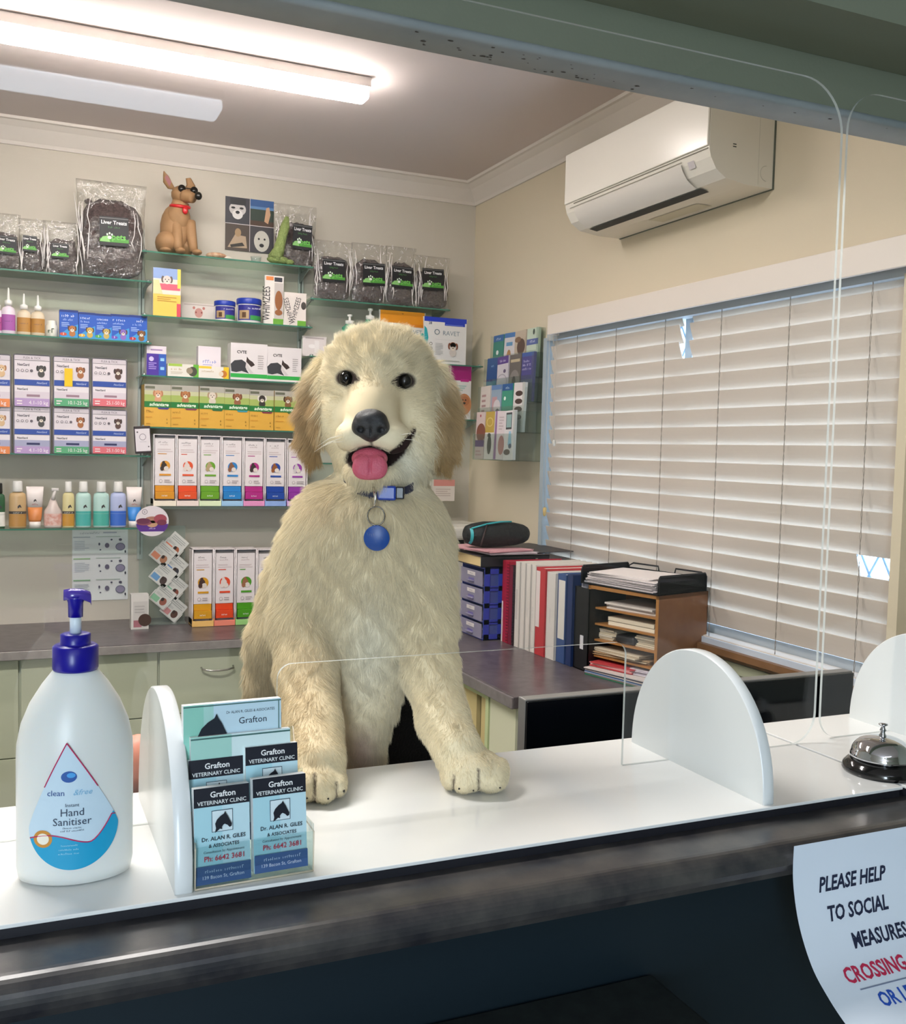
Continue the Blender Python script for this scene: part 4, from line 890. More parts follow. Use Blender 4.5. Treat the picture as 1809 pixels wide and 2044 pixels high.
def tube_(px, wpx, top, y, colr, label):
    x, w, h = face((px-wpx/2, px+wpx/2), (top, top), y, z); n = 20; rings = []
    for v, ww, dd in ((.15, .66, .5), (.2, .72, .55), (.5, .84, .45), (.8, .94, .22), (1, 1, .03)):
        rings.append([(w/2*ww*math.cos(2*PI*k/n), w/2*dd*math.sin(2*PI*k/n), h*v) for k in range(n)])
    t = thing('cream_tube', (x, y+w*.3, z+.001), label, 'tube', 'cream tubes on the low left shelf')
    q = MB(); q.loft(rings[2:], M('EFE4E0', .35)); q.loft(rings[:3], M(colr, .4)); horse(q, 0, h*.66, h*.08, '3A3434', -w*.17); q.text('~5', 0, h*.55, h*.04, 'B84A4A', y=-w*.2); q.build('body', t)
    q = MB(); q.lathe([(w*.33, 0), (w*.33, h*.15)], M('EDE6E0', .35), 20, sy=.8); q.build('cap', t)
q = None
shampoo(-2, 24, 965, 4.335, '2E5A3A', 'E8E4DC', 'dark green bottle cut by the left picture edge on the low left shelf', capc='1A1A1A')
shampoo(35, 35, 961, 4.325, 'C9A87A', 'B88848', 'tan shampoo bottle with a dark band at the left of the low shelf', 'ALOVEEN')
tube_(70, 36, 972, 4.33, 'D8864A', 'white and orange cream tube beside the tan shampoo bottle')
# trigger spray cluster
x, w, h = face((88, 124), (975, 975), 4.325, z); t = thing('spray_pack', (x, 4.345, z+.001), 'pink and clear spray bottle with a sloping neck on the low shelf', 'bottle')
q = MB(); q.lathe([(w*.46, 0), (w*.5, .006), (w*.5, h*.42), (w*.3, h*.55), (w*.12, h*.75)], M('E0CFC8', .3, alpha=.85), 20, sy=.6); q.lathe([(w*.505, h*.06), (w*.505, h*.36)], M('D08A78', .5, mottled='E8D0C8', mscale=60), 20, sy=.61, cap=False); q.build('body', t)
q = MB(); q.tube([(0, 0, h*.7), (.004, 0, h*.85), (.012, 0, h*.98)], [w*.14, w*.10, w*.06], M('E6DEDA', .3, alpha=.9), 10); q.b2(-.006, .022, -.006, .006, h*.93, h, M('D8D0CE', .4), .002); q.build('nozzle', t)
shampoo(137, 24, 962, 4.325, 'DCCF9A', 'C8923A', 'cream and gold shampoo bottle in the middle of the low shelf', 'MALASEB')
shampoo(167, 31, 962, 4.325, 'B8D8D0', '4FB0A8', 'teal shampoo bottle, left one of the pair', None)
shampoo(203, 32, 962, 4.325, 'B8D8D0', '4FB0A0', 'teal shampoo bottle, right one of the pair', None)
shampoo(237, 32, 962, 4.325, 'B4BCE0', '3A6AC8', 'blue shampoo bottle beside the blue cream tube', None)
tube_(269, 32, 973, 4.33, '3A8AD8', 'white and blue cream tube at the right end of the low shelf')
# --- poster, shelf talker, card rack, small box
a = W(144, 1200, 4.497); b = W(255, 1203, 4.497); zt = W(200, 1056, 4.497).z; w = b.x-a.x; h = zt-a.z
its = [('t', '~13', .3, .93, .03, 'A8A8B4', {'maxw': .4}), ('l', .55, .93, .9, .97, 1, 'B8B8C8')]
for r_, zc in enumerate((.78, .48, .18)):
    its += [('l', .04, zc-.08, .3, zc+.06, 6, 'C8CCD4'), ('r', .02, zc+.10, .32, zc+.115, ['B8BCC4', '9AC08A', '8AB88A'][r_]), ('r', .42, zc+.11, .86, zc+.118, 'A8B8A8'),
            ('e', .86, zc-.03, .065, .055, '6A6A80'), ('e', .86, zc-.03, .055, .045, '9A90AC'), ('e', .62, zc-.01, .03, .035, '6E667E'), ('e', .48, zc+.01, .012, .02, '555068'), ('e', .5, zc-.07, .012, .01, '555068'), ('e', .7, zc+.07, .014, .012, '555068'), ('e', .86, zc+.07, .022, .018, '5A5468'), ('e', .95, zc-.10, .01, .02, '2A2A3A')]
q = MB(); q.b2(-w/2, w/2, -.001, 0, 0, h, 'EEEEEF'); q.art(w, h, its, y=-.0012)
tag(q.build('parasite_poster', loc=((a.x+b.x)/2, 4.498, a.z)), 'white chart with rows of purple parasite drawings on the wall under the low left shelf', 'poster')
a = W(303, 1068, 4.27); q = MB(); R_ = .066
n = 28; pts = [(R_*math.cos(2*PI*k/n), R_*math.sin(2*PI*k/n)*.95) for k in range(n)]
q.prism(pts, 0, .002, M('E6DCE0', .4))
q.poly([(x_, -.0003, z_) for x_, z_ in [(-.064, -.012), (.064, -.012), (.060, -.028), (.048, -.043), (-.048, -.043), (-.060, -.028)]], '5A2A8C')
for dx, dz, rx, rz_, c_ in ((-.035, .0, .028, .012, '6A2A4A'), (.0, .005, .03, .014, 'B07A68'), (.032, .008, .026, .020, 'A84A5A'), (.0, -.012, .022, .014, 'C89A78'), (-.032, -.008, .03, .010, '8A4A5A'), (.038, -.006, .02, .012, '7A3048')):
    q.poly([(dx+rx*math.cos(2*PI*k/16), -.0005-abs(dx)*.004, dz+rz_*math.sin(2*PI*k/16)) for k in range(16)], c_)
q.tube([(-.030+.010*math.cos(2*PI*k/16), -.0006, .038+.010*math.sin(2*PI*k/16)) for k in range(16)], .0008, '6A5A6A', 4, True); q.text('6', -.030, .034, .008, '6A5A6A', y=-.0006); q.text('~6', 0, -.034, .006, 'E8DCF4', y=-.0006)
tag(q.build('shelf_talker', loc=(W(304, 1040, 4.27).x, 4.27, W(304, 1040, 4.27).z)), 'round purple and white picture sign hanging below the end of the low left shelf', 'sign')
rkx = W(328, 1230, 4.30); zr = ZB+.001
rack = thing('card_rack', (rkx.x, 4.36, zr), 'clear zigzag rack of small picture cards standing on the back counter', 'card rack')
a = W(282, 1235, 4.36); b = W(374, 1235, 4.36); q = MB(); ww = b.x-a.x; hh = W(330, 1050, 4.36).z-zr
q.b2(-ww/2, ww/2, .012, .015, 0, hh, clear('rack_plastic', 'EEF4F2', body=.12, bodycol='C8D0CC')); q.b2(-ww/2, ww/2, -.05, .012, 0, .004, clear('rack_plastic')); q.build('back', rack)
def dcard(px, py, c1, c2, i):
    p = W(px, py, 4.345-.004*i); q = MB(); s = .100; T = Matrix.Translation((p.x-rkx.x, -.012-.005*(i % 2), p.z-zr)) @ Matrix.Rotation(math.radians(42), 4, 'Y')
    q.b2(-.04, .04, 0, .002, 0, .083, 'D4D4CE', T=T)
    q.art(.08, .083, [('l', .1, .62, .9, .9, 3, 'A8AAA6'), ('r', .04, .05, .46, .34, c1), ('e', .7, .28, .17, .2, c2), ('e', .6, .36, .08, .1, '3A2A26'), ('l', .1, .42, .5, .54, 2, 'B8B8B4')], y=-.0003, T=T)
    o = q.build('picture_card', rack)
    q = MB(); q.tube([T @ Vector((-.042, -.003, .045)), T @ Vector((-.042, -.003, -.002)), T @ Vector((.042, -.003, -.002)), T @ Vector((.042, -.003, .045))], .0014, M('F4F2EE', .25), 5); q.build('pocket', rack)
for i, (px, py, c1, c2) in enumerate([(337, 1102, 'E07A5A', 'A85A3A'), (313, 1120, 'D88A6A', 'B07A5A'), (337, 1145, '5A8AC8', '3A3A40'), (313, 1163, '6A9AC8', '4A3A38'), (337, 1188, '7ABE9A', '8A4A38'), (313, 1206, '8ABE9A', '9A5A4A'), (336, 1232, 'C88A8A', '5A3A30')]):
    dcard(px, py, c1, c2, i)
pbox('leaflet_box', (262, 297), 1187, 4.235, ZB, .05, 'DAD6D2', [('r', 0, 0, 1, 1, 'DEDAD4'), ('r', .12, .05, .95, .8, 'CFCBC6'), ('r', .14, .06, .6, .26, 'B0707A'), ('e', .78, .26, .18, .18, '4A3228'), ('l', .2, .45, .8, .7, 3, 'B8B4B0')], 'small clear topped box of pink leaflets left of the zigzag card rack', 'leaflets')
# --- right column pouches
z = shelves['R2']
for k, (px, tp) in enumerate([(700, 628), (741, 616)]):
    x, w, h = face((px-15, px+15), (tp, tp), 4.36, z); t = thing('pump_bottle', (x, 4.37, z+.001), ['smaller green bottle with a white pump above the puppy head', 'taller green bottle with a white pump above the puppy head'][k], 'bottle', 'green pump bottles')
    q = MB(); q.lathe([(w*.5, 0), (w*.52, .005), (w*.52, h*.70), (w*.3, h*.76), (w*.3, h*.78)], M('4FA080', .3), 20, sy=.7); q.build('body', t)
    q = MB(); q.lathe([(w*.28, h*.78), (w*.28, h*.86), (w*.08, h*.87), (w*.08, h*.95), (w*.16, h*.96), (w*.16, h)], M('EDEBE6', .3), 14); q.build('pump', t)
pouch('dental_chew_pouch', (758, 849), 622, 4.36, z, [('r', 0, 0, 1, 1, 'EDE8E2'), ('r', 0, .76, 1, 1, 'F09A1A'), ('r', .45, .70, 1, .76, 'E88A10'), ('e', .5, .95, .02, .008, '9A5A10'), ('t', 'ORAVET', .72, .56, .09, '8AA0A8', {'maxw': .45}), ('e', .96, .30, .09, .3, '2AB0A8'), ('t', '~2', .62, .7, .05, 'C8B8A0')], 'white dental chew pouch with an orange top, behind the puppy head', group='dental chew pouches')
pouch('dental_chew_pouch', (846, 933), 635, 4.325, z, [('r', 0, 0, 1, 1, 'ECEAE8'), ('r', 0, .90, 1, 1, '1A3AC0'), ('r', .48, .83, .96, .9, '1A3AC0'), ('r', .5, .845, .92, .855, '8AA0F0'), ('t', '28', .14, .84, .055, '2A3A6A', {'bold': .02}), ('t', 'O', .30, .62, .13, '5A7482', {}), ('t', 'RAVET', .64, .62, .10, '8496A0', {'maxw': .50}), ('p', [(-.0, .3), (.06, .36), (.1, .55), (.06, .74), (0, .8)], '2AB0B8'), ('r', .25, .52, .8, .523, 'C0C0C0'),
    ('e', .16, .42, .035, .035, '3A3A3A'), ('e', .16, .42, .024, .024, 'ECEAE8'), ('e', .16, .32, .035, .035, '3A3A3A'), ('e', .16, .32, .024, .024, 'ECEAE8'), ('e', .16, .22, .035, .035, '3A3A3A'), ('e', .16, .22, .024, .024, 'ECEAE8'), ('l', .26, .18, .45, .45, 8, 'C8C8C8'), ('d', .68, .36, .2, 'D8CFC8', '8A4A2A'), ('e', .68, .42, .075, .06, 'B0683E'), ('e', .64, .39, .012, .012, '201A18'), ('e', .73, .39, .012, .012, '201A18'), ('l', .4, .05, .9, .09, 1, 'B8B8B0')], 'white dental chew pouch with a blue top and a terrier picture', group='dental chew pouches')
pouch('chew_packet', (604, 652), 672, 4.36, shelves['R2'], [('r', 0, 0, 1, 1, 'E4DAD8'), ('e', .4, .5, .2, .1, 'F4EEEC'), ('r', .5, .2, .7, .8, 'EFE8E6'), ('l', .1, .85, .9, .95, 1, 'B8A8A8')], 'pale packet between the middle shelves and the puppy head', group='dental chew packets')
z = shelves['R3']
pouch('dog_treat_pouch', (893, 942), 730, 4.33, z, [('r', 0, 0, 1, 1, 'E8E4E0'), ('r', 0, .72, 1, 1, 'A81A78'), ('r', .55, .70, .9, .75, 'C02A8A'), ('r', .12, 0, .14, .98, 'F4F4F4'), ('l', .3, .52, .8, .64, 3, 'A8D0C8'), ('e', .72, .28, .15, .2, 'C8875A'), ('e', .72, .34, .11, .09, 'B8744A'), ('e', .66, .36, .015, .015, '201A18'), ('e', .78, .36, .015, .015, '201A18'), ('e', .72, .30, .03, .022, '201A18')], 'white pouch with a magenta top beside the puppy ear', group='pouches beside the puppy ear')
pouch('dog_treat_pouch', (862, 908), 882, 4.34, shelves['R4'], [('r', 0, 0, 1, 1, 'D8A030'), ('r', 0, .5, 1, 1, 'C88A2A'), ('l', .3, .1, .9, .3, 2, 'F4E0A0'), ('e', .7, .7, .12, .1, 'A85A20')], 'yellow pouch half hidden behind the right ear of the puppy', 'D8A030', group='pouches beside the puppy ear')
pbox('medicine_box', (866, 908), 968, 4.35, shelves['R4']-.17, .05, 'E2D8D0', [('r', 0, .7, 1, 1, 'D89088'), ('l', .1, .2, .9, .6, 4, 'C8B8B0')], 'pale box low behind the puppy shoulder', hh=.10)
# ================================================================== things along the right wall and the side desk
# --- air conditioner
ac = thing('air_conditioner', (XW, 2.81, 2.29), 'white wall mounted split air conditioner above the window', 'air conditioner')
prof = [(0, .29), (-.20, .29), (-.228, .275), (-.236, .25), (-.238, .09), (-.232, .068), (-.212, .036), (-.176, .014), (-.10, .004), (0, .004)]
hy = .407; m = MB(); n = len(prof); AW = M('ECE7DC', .35)
m.add([(x, -hy, z) for x, z in prof]+[(x, hy, z) for x, z in prof], [(i, (i+1) % n, (i+1) % n+n, i+n) for i in range(n)]+[tuple(range(n))[::-1], tuple(range(n, 2*n))], AW)
m.b2(-.006, 0, -hy-.002, hy+.002, .002, .30, M('5E6458', .6))
for z in (.105, .112): m.b2(-.155, -.143, -hy-.0006, -hy, z, z+.003, M('3A3A36', .5))
m.b2(-.06, -.0592, -hy-.0004, -hy, .01, .29, M('C9C6BA', .5)); m.tube([(-.03+.022*math.cos(a), -hy-.0003, .045+.022*math.sin(a)) for a in np.linspace(PI*.5, PI*1.5, 12)], .0006, M('B9B6AA', .5), 4)
m.build('housing', ac)
m = MB(); m.b2(-.2445, -.2375, -hy+.001, hy-.001, .098, .272, M('F2EDE3', .22, coat=.3), .003); m.build('front_panel', ac)
m = MB(); m.b2(-.2405, -.234, -hy+.005, hy-.06, .0905, .0935, M('8A8478', .6)); m.build('panel_gap', ac)
def strip(pr, y0, y1, off, mm, name):
    q = MB(); V = []
    for y in (y0, y1):
        for i, (x, z) in enumerate(pr):
            a = pr[max(i-1, 0)]; b = pr[min(i+1, len(pr)-1)]; d = Vector((b[0]-a[0], b[1]-a[1])).normalized(); V.append((x+(-d[1])*-off if False else x+off*d[1], y, z-off*d[0]))
    k = len(pr); q.add(V, [(i, i+1, i+1+k, i+k) for i in range(k-1)], mm, True); return q.build(name, ac)
strip([(-.236, .078), (-.230, .060), (-.212, .036), (-.178, .0145)], -hy+.13, hy-.06, .005, M('E6E0D8', .3), 'louvre')
strip([(-.172, .0125), (-.140, .0078)], -hy+.12, hy-.06, .003, M('241F1C', .7), 'outlet_slot')
strip([(-.2365, .082), (-.2375, .0795)], -hy+.13, hy-.03, .001, M('A9A296', .6), 'louvre_gap')
strip([(-.234, .075), (-.225, .055)], -hy+.075, -hy+.105, .002, M('CFC9CC', .4), 'display_window')
strip([(-.09, .004), (-.03, .004)], -.16, .10, .0015, M('D0CAB6', .5), 'rating_label')
# --- brochure rack, four tiers of clear pockets, each lower tier further out from the wall
rkx, rky0 = 2.079, 3.95
br = thing('brochure_rack', (2.078, 3.95, 1.46), 'clear tiered brochure rack on the wall in the corner by the window', 'brochure rack')
CLR = clear('rack_clear', 'F2F6F4', r0=.04, body=.015, bodycol='D4DCD8')
ROWS = []
for k, (xf, pl, pr_, pt) in enumerate([(2.035, 975, 1087, 661), (1.995, 963, 1071, 709), (1.955, 953, 1057, 767), (1.915, 945, 1045, 821)]):
    yl = P(pl, 880, 0, xf).y; yr = max(3.725 if k else 3.765, P(pr_, 880, 0, xf).y); zt = P((pl+pr_)/2, pt, 0, xf).z; zb = zt-.205
    ROWS.append((xf, yl, yr, zt, zb)); q = MB()
    q.b2(xf-2.078-.002, xf-2.078, yr-3.95, yl-3.95, zb-1.46-.004, zb-1.46+.11, CLR); q.b2(xf-2.078, 0, yr-3.95, yl-3.95, zb-1.46-.004, zb-1.46-.0015, CLR)
    q.b2(xf-2.078, 0, yr-3.95-.002, yr-3.95, zb-1.46-.004, zt-1.46+.0, CLR); q.b2(xf-2.078, 0, yl-3.95, yl-3.95+.002, zb-1.46-.004, zt-1.46, CLR)
    q.b2(xf-2.078+.032, xf-2.078+.034, yr-3.95, yl-3.95, zb-1.46-.004, zt-1.46, CLR); q.build('pocket_tier', br)
BROS = [
 [('3E8A7A', [('r', 0, .86, 1, 1, '3A6AA8'), ('t', '~6', .5, .89, .05, 'E8F0FF', {'maxw': .7}), ('e', .45, .62, .06, .05, 'F0F0F0'), ('e', .5, .2, .1, .12, 'E8E0D8'), ('r', .1, .38, .9, .48, 'B0705A')], 'green brochure with a blue heading, top tier far left'),
  ('DCD8DC', [('r', 0, .9, 1, 1, '4A7AB8'), ('r', .2, .72, .8, .8, '6AA0CC'), ('e', .5, .25, .2, .22, 'A87848'), ('e', .5, .5, .1, .14, 'B88858')], 'white brochure with a standing brown dog, second on the top tier'),
  ('C8B8A4', [('e', .6, .66, .18, .17, '5A4238'), ('e', .3, .82, .14, .06, '8A6A50'), ('r', 0, 0, 1, .42, 'B8A094'), ('t', '~5', .5, .36, .07, 'E8DCD0', {'maxw': .8})], 'beige brochure with a dark arched opening, third on the top tier'),
  ('C9D8C6', [('r', 0, .66, 1, .78, '5A6AA8'), ('t', '~6', .5, .70, .05, 'E8ECF8', {'maxw': .8}), ('e', .55, .3, .04, .12, '3A4A40'), ('e', .6, .92, .04, .06, '3A4A40')], 'pale green brochure with a blue banner at the right end of the top tier')],
 [('24508C', [('t', '~3', .55, .8, .07, '9AC0E8', {'maxw': .7, 'bold': .03}), ('r', .05, .4, .95, .5, '2E86A0'), ('e', .4, .3, .2, .1, '1A3A70'), ('l', .6, .1, .9, .4, 5, '6AA0D0')], 'dark blue brochure at the left end of the second tier'),
  ('D2CCD4', [('r', 0, .84, 1, 1, '5A3A8C'), ('t', '~8', .5, .88, .05, 'E8E0F8', {'maxw': .8}), ('e', .45, .45, .25, .18, 'B0A8B4'), ('e', .45, .45, .22, .155, 'D2CCD4'), ('e', .7, .68, .06, .04, '6A5A7A')], 'white brochure with a purple heading and line drawing, second tier'),
  ('6A625E', [('r', .1, .84, .9, .9, 'C8B898'), ('e', .5, .4, .24, .28, '8A827E'), ('e', .45, .45, .08, .1, '4A4240')], 'dark grey brochure, third on the second tier'),
  ('4A4488', [('r', 0, .92, 1, 1, '3A5AA0'), ('t', '~7', .4, .80, .05, 'D8D4F0', {'maxw': .6}), ('t', '~10', .45, .72, .05, 'D8D4F0', {'maxw': .75}), ('t', '~11', .45, .64, .05, 'D8D4F0', {'maxw': .75}), ('r', 0, 0, 1, .45, '5E6480'), ('e', .28, .33, .08, .08, 'D8D8E0')], 'violet brochure with white writing at the right end of the second tier')],
 [('D9CEC8', [('l', .15, .3, .6, .85, 5, 'B08A8A'), ('e', .8, .3, .12, .14, '6A7A6A')], 'small pale brochure at the left end of the third tier'),
  ('9AAEC4', [('r', .1, .2, .6, .75, 'C89AA0'), ('e', .6, .55, .16, .14, 'D8D0D4'), ('r', 0, .9, 1, 1, '6A8AC0'), ('e', .7, .4, .1, .1, '6A6A74')], 'light blue brochure with a pink face, second on the third tier'),
  ('3F9A80', [('r', 0, .86, 1, 1, '2A5A9A'), ('t', '~5', .5, .89, .05, 'D8E8F8', {'maxw': .7}), ('p', [(.2, .1), (.5, .4), (.8, .3), (.9, 0), (.2, 0)], 'B8C8C8'), ('e', .3, .7, .05, .04, 'E8F8F0')], 'green brochure with a blue heading, third on the third tier'),
  ('E6DEDE', [('e', .5, .78, .16, .055, '4A302C'), ('e', .5, .62, .16, .055, '4A302C'), ('e', .5, .46, .17, .055, '4A302C'), ('e', .5, .30, .17, .055, '4A302C')], 'white brochure with four dark shapes at the right end of the third tier')],
 [('D8C0C0', [('r', 0, .4, 1, 1, 'DCC6C4'), ('e', .6, .56, .22, .2, '8A4A3A'), ('r', 0, .26, 1, .4, '5A2A7A'), ('l', .1, .05, .9, .2, 2, 'C8A0A0'), ('e', .5, .92, .03, .03, 'B83A4A')], 'pink brochure with a brown dog and purple band, bottom tier far left'),
  ('E6DEDC', [('r', 0, .56, 1, 1, 'C8A84A'), ('e', .5, .78, .16, .10, 'E0C878'), ('e', .5, .78, .12, .075, 'C8A84A'), ('e', .55, .3, .1, .2, '3A3430'), ('e', .5, .5, .08, .05, '3A3430')], 'yellow topped brochure with a black dog, second on the bottom tier'),
  ('E4D8DC', [('p', [(0, 0), (.25, 0), (.15, 1), (0, 1)], '9A6AA0'), ('l', .4, .6, .9, .9, 5, 'C8B8BC'), ('e', .75, .3, .14, .2, 'B87A78')], 'white brochure with a mauve edge, third on the bottom tier'),
  ('E6E0E2', [('r', .15, .62, .75, .96, '3A3A40'), ('r', .2, .66, .7, .92, '9AB8B8'), ('p', [(.4, .3), (.8, .3), (.7, .58), (.5, .58)], '9AC8E4'), ('e', .35, .16, .14, .06, '4A3434'), ('e', .65, .28, .07, .05, '3A4A6A')], 'white brochure with a framed picture at the right end of the bottom tier')]]
for k, (xf, yl, yr, zt, zb) in enumerate(ROWS):
    for j in range(4):
        c_, its, lab = BROS[k][j]; sp = (yl-yr)/4; yc = yl-sp*(j+.5); wb = sp*.93; hb = .207
        q = MB(); q.b2(-wb/2, wb/2, 0, .012, 0, hb, c_); q.art(wb, hb, [('r', 0, 0, 1, 1, c_)]+its, y=-.0001)
        lean = [0, .02, -.03, .0][(j+k) % 4]
        o = q.build('brochure', loc=(xf+.006, yc, zb)); o.rotation_euler = (math.radians(-2), lean, -PI/2)
        tag(o, lab, 'brochure', 'brochures in the clear wall rack')
# --- desk things
def side_thing(name, xf, y0, y1, z0, h, d, label, cat, grp=None, rz=0):
    return thing(name, (xf, (y0+y1)/2, z0), label, cat, grp, -PI/2+rz)
YF = lambda px, x=1.70: P(px, 1300, 0, x).y
def binder(px0, px1, xf, h, d, colr, label, its=(), name='binder', inner='E9E4DC', cat='binder', grp='binders on the side desk', extra=None):
    y1, y0 = YF(px0, 1.703), YF(px1, 1.703); w = y1-y0-.002
    t = side_thing(name, xf, y0, y1, ZD+.0005, h, d, label, cat, grp)
    q = MB(); cv = M(colr, .4); e = .0022
    q.b2(-w/2, w/2, 0, e, 0, h, cv, .0008); q.b2(-w/2, -w/2+e, 0, d, 0, h, cv); q.b2(w/2-e, w/2, 0, d, 0, h, cv)
    q.art(w, h, list(its), y=-.0001); q.build('cover', t)
    q = MB(); q.b2(-w/2+e, w/2-e, .006, d-.006, .004, h-.006, M(inner, .8)); q.build('pages', t)
    if extra: extra(t, w, h, d)
    return t
# blue drawer tower with clear drawers
t = thing('drawer_tower', (1.632, 3.469, ZD+.0005), 'small blue drawer tower with four clear plastic drawers on the side desk', 'drawer unit', rz=-PI/2)
q = MB(); BL = M('3A48B8', .4); tw_, td, th = .20, .26, .275
for s in (-1, 1):
    xx = s*(tw_/2-.0015)
    for z0, z1 in ((0, .022), (.06, .078), (.122, .14), (.186, .204), (.25, th)): q.box((xx, td/2, (z0+z1)/2), (.003, td, z1-z0), BL)
    for yy in (.012, .07, .13, .19, td-.012): q.box((xx, yy, th/2), (.003, .022, th), BL)
    q.box((xx-s*.003, td/2, th/2), (.001, td, th), M('4A5AA0', .5))
q.b2(-tw_/2, tw_/2, 0, td, th-.006, th, BL, .001); q.b2(-tw_/2, tw_/2, 0, td, 0, .004, BL); q.b2(-tw_/2, tw_/2, td-.004, td, 0, th, BL)
for z in (.066, .132, .196): q.b2(-tw_/2, tw_/2, .002, td, z, z+.003, BL)
q.build('frame', t)
DRC = clear('drawer_plastic', 'D8D4E8', r0=.07, body=.45, bodycol='C4C0D8')
for k in range(4):
    z0 = .006+k*.0655; q = MB(); q.b2(-tw_/2+.004, tw_/2-.004, -.008, -.005, z0, z0+.056, DRC, .001); q.b2(-tw_/2+.006, tw_/2-.006, -.006, td-.02, z0, z0+.002, DRC); q.b2(-tw_/2+.008, tw_/2-.008, .01, td-.03, z0+.003, z0+.03, M(['B8B4C0', 'A8A4B4', 'C0BCC4', 'B0ACBC'][k], .7))
    q.b2(-.028, .028, -.018, -.006, z0+.012, z0+.016, DRC, .001); q.b2(-.024, .024, -.0085, -.008, z0+.008, z0+.024, M('6A62A0', .4)); o = q.build('drawer', t)
    q = MB(); q.b2(-.035, .035, -.0088, -.0083, z0+.034, z0+.048, 'E6E0E0'); q.text(['~7', '~5', '~6', '~6'][k], 0, z0+.038, .006, '8A8698', y=-.009, maxw=.05); q.build('drawer_label', o)
# album and papers on the tower
q = MB(); ct2 = M('23232B', .45); w_, d_, h_ = .235, .29, .042
q.b2(-w_/2, w_/2, 0, d_, 0, .003, ct2); q.b2(-w_/2, w_/2, 0, d_, h_-.003, h_, M('4A4248', .5)); q.b2(w_/2-.003, w_/2, 0, d_, 0, h_, ct2); q.b2(-w_/2+.004, w_/2-.006, .004, d_-.004, .003, h_-.003, M('E8CF98', .8)); q.b2(w_/2-.012, w_/2-.010, .0035, .004, .003, h_-.003, M('F0E8D0', .6)); q.b2(w_/2-.0005, w_/2+.0005, .23, .24, .02, .03, 'B8B0A0')
tag(q.build('album', loc=(1.612, 3.48, ZD+th+.002), rz=-PI/2), 'thick black album with cream pages lying on the blue drawer tower', 'album')
q = MB(); q.b2(1.72-1.72, .33, -.17, .17, 0, .003, M('3A3236', .5), .001)
tag(q.build('black_folder', loc=(1.735, 3.56, ZD+th+.046)), 'flat black folder lying behind the pencil case', 'folder'); bpy.data.objects['black_folder'].rotation_euler = (0, 0, .15)
zt_ = ZD+th+.051
for i, (dx, dy, rz, c_, w1, l1, lab) in enumerate([(1.70, 3.49, .25, 'D8A0A8', .21, .29, 'pink paper sheets fanned out under the pencil case'), (1.73, 3.47, .05, 'C8B8C0', .20, .27, 'pale pad under the pink papers'), ]):
    q = MB(); q.b2(-w1/2, w1/2, -l1/2, l1/2, 0, .004, c_); q.b2(-w1/2, w1/2, -l1/2, l1/2, .0042, .005, M('E8B0B8' if i == 0 else 'D8D0D4', .6), T=Matrix.Rotation(.12, 4, 'Z')); q.b2(-w1/2, w1/2, -l1/2, l1/2, .0052, .006, M('E0A8B0' if i == 0 else 'CFC4CA', .6), T=Matrix.Rotation(-.09, 4, 'Z'))
    tag(q.build('paper_stack', loc=(dx, dy, zt_+(.0075 if i == 0 else 0)), rz=rz), lab, 'papers')
# pencil case
pc = thing('pencil_case', (1.73, 3.48, zt_+.0145), 'black zipped pencil case with a turquoise band on the pink papers', 'pencil case', rz=.0)
q = MB(); BK = M('0E1216', .6, bump=.5, bscale=60); rings = []
for v, sy_, sz_ in ((-1, .3, .35), (-.93, .62, .68), (-.75, .85, .85), (-.4, 1, 1), (.1, 1.0, .98), (.55, .92, .9), (.85, .72, .72), (.97, .5, .55), (1, .3, .35)):
    rings.append([(v*.135, .060*sy_*math.cos(2*PI*k/20)*(1+.06*math.sin(5*v+k)), .050+.050*sz_*math.sin(2*PI*k/20)) for k in range(20)])
q.loft(rings, BK); q.build('case', pc)
q = MB(); TQ = M('3AB0B8', .5)
q.loft([[(v*.135, .0615*sy_*math.cos(a), .050+.0515*sz_*math.sin(a)) for a in np.linspace(PI*.75, PI*1.35, 8)] for v, sy_, sz_ in ((-.93, .62, .68), (-.86, .74, .76))], TQ, True, False, False)
q.tube([(-.12, -.034, .076), (-.06, -.038, .092), (0, -.034, .100), (.05, -.028, .100)], .0035, TQ, 6); q.build('zip_band', pc)
q = MB(); q.tube([(-.06, -.042, .090), (-.085, -.066, .05), (-.10, -.074, .014)], [.003, .0035, .003], M('3A2A2C', .5), 6); q.build('zip_pull', pc)
# red and black spiral books, binders
def spiral(t, w, h, d):
    q = MB(); m_ = M('1A1418', .4)
    for i in range(26): z = .012+i*(h-.024)/25; q.tube([(w/2-.006+.006*math.cos(a), -.002-.004*math.sin(a), z) for a in np.linspace(0, PI, 7)], .0009, m_, 4)
    q.build('spiral', t)
xs_ = 1.695
binder(1003, 1017, xs_, .305, .25, 'B01838', 'red spiral bound book at the left end of the binder row', [('r', 0, 0, .2, .5, 'E8D8D8')], 'spiral_book', extra=spiral, cat='book')
binder(1017, 1029, xs_, .292, .22, '2A1A20', 'black spiral bound book between the red book and the white binders', [('r', 0, .0, .6, 1, '7A1030')], 'spiral_book', extra=spiral, cat='book')
txts = ['', '~5', '~13', '~15']
for k in range(4):
    binder(1029+k*9.3, 1029+(k+1)*9.3, xs_+.003*k, .312, .27, 'E4DED6', 'white binder, %s of four beside the spiral books' % ['leftmost', 'second from the left', 'third from the left', 'rightmost'][k],
           [('t', txts[k], .35, .45, .012, '8A8A98', {'rot': -PI/2})] if txts[k] else [('l', .2, .1, .6, .9, 1, 'D0C8C4')], grp='white binders in a row')
binder(1066.5, 1086, xs_+.008, .308, .27, 'C23A40', 'red binder with a long white spine label', [('r', .0, .32, .42, .96, 'E6DAD6'), ('t', '~11', .22, .6, .010, 'A89A9A', {'rot': -PI/2})])
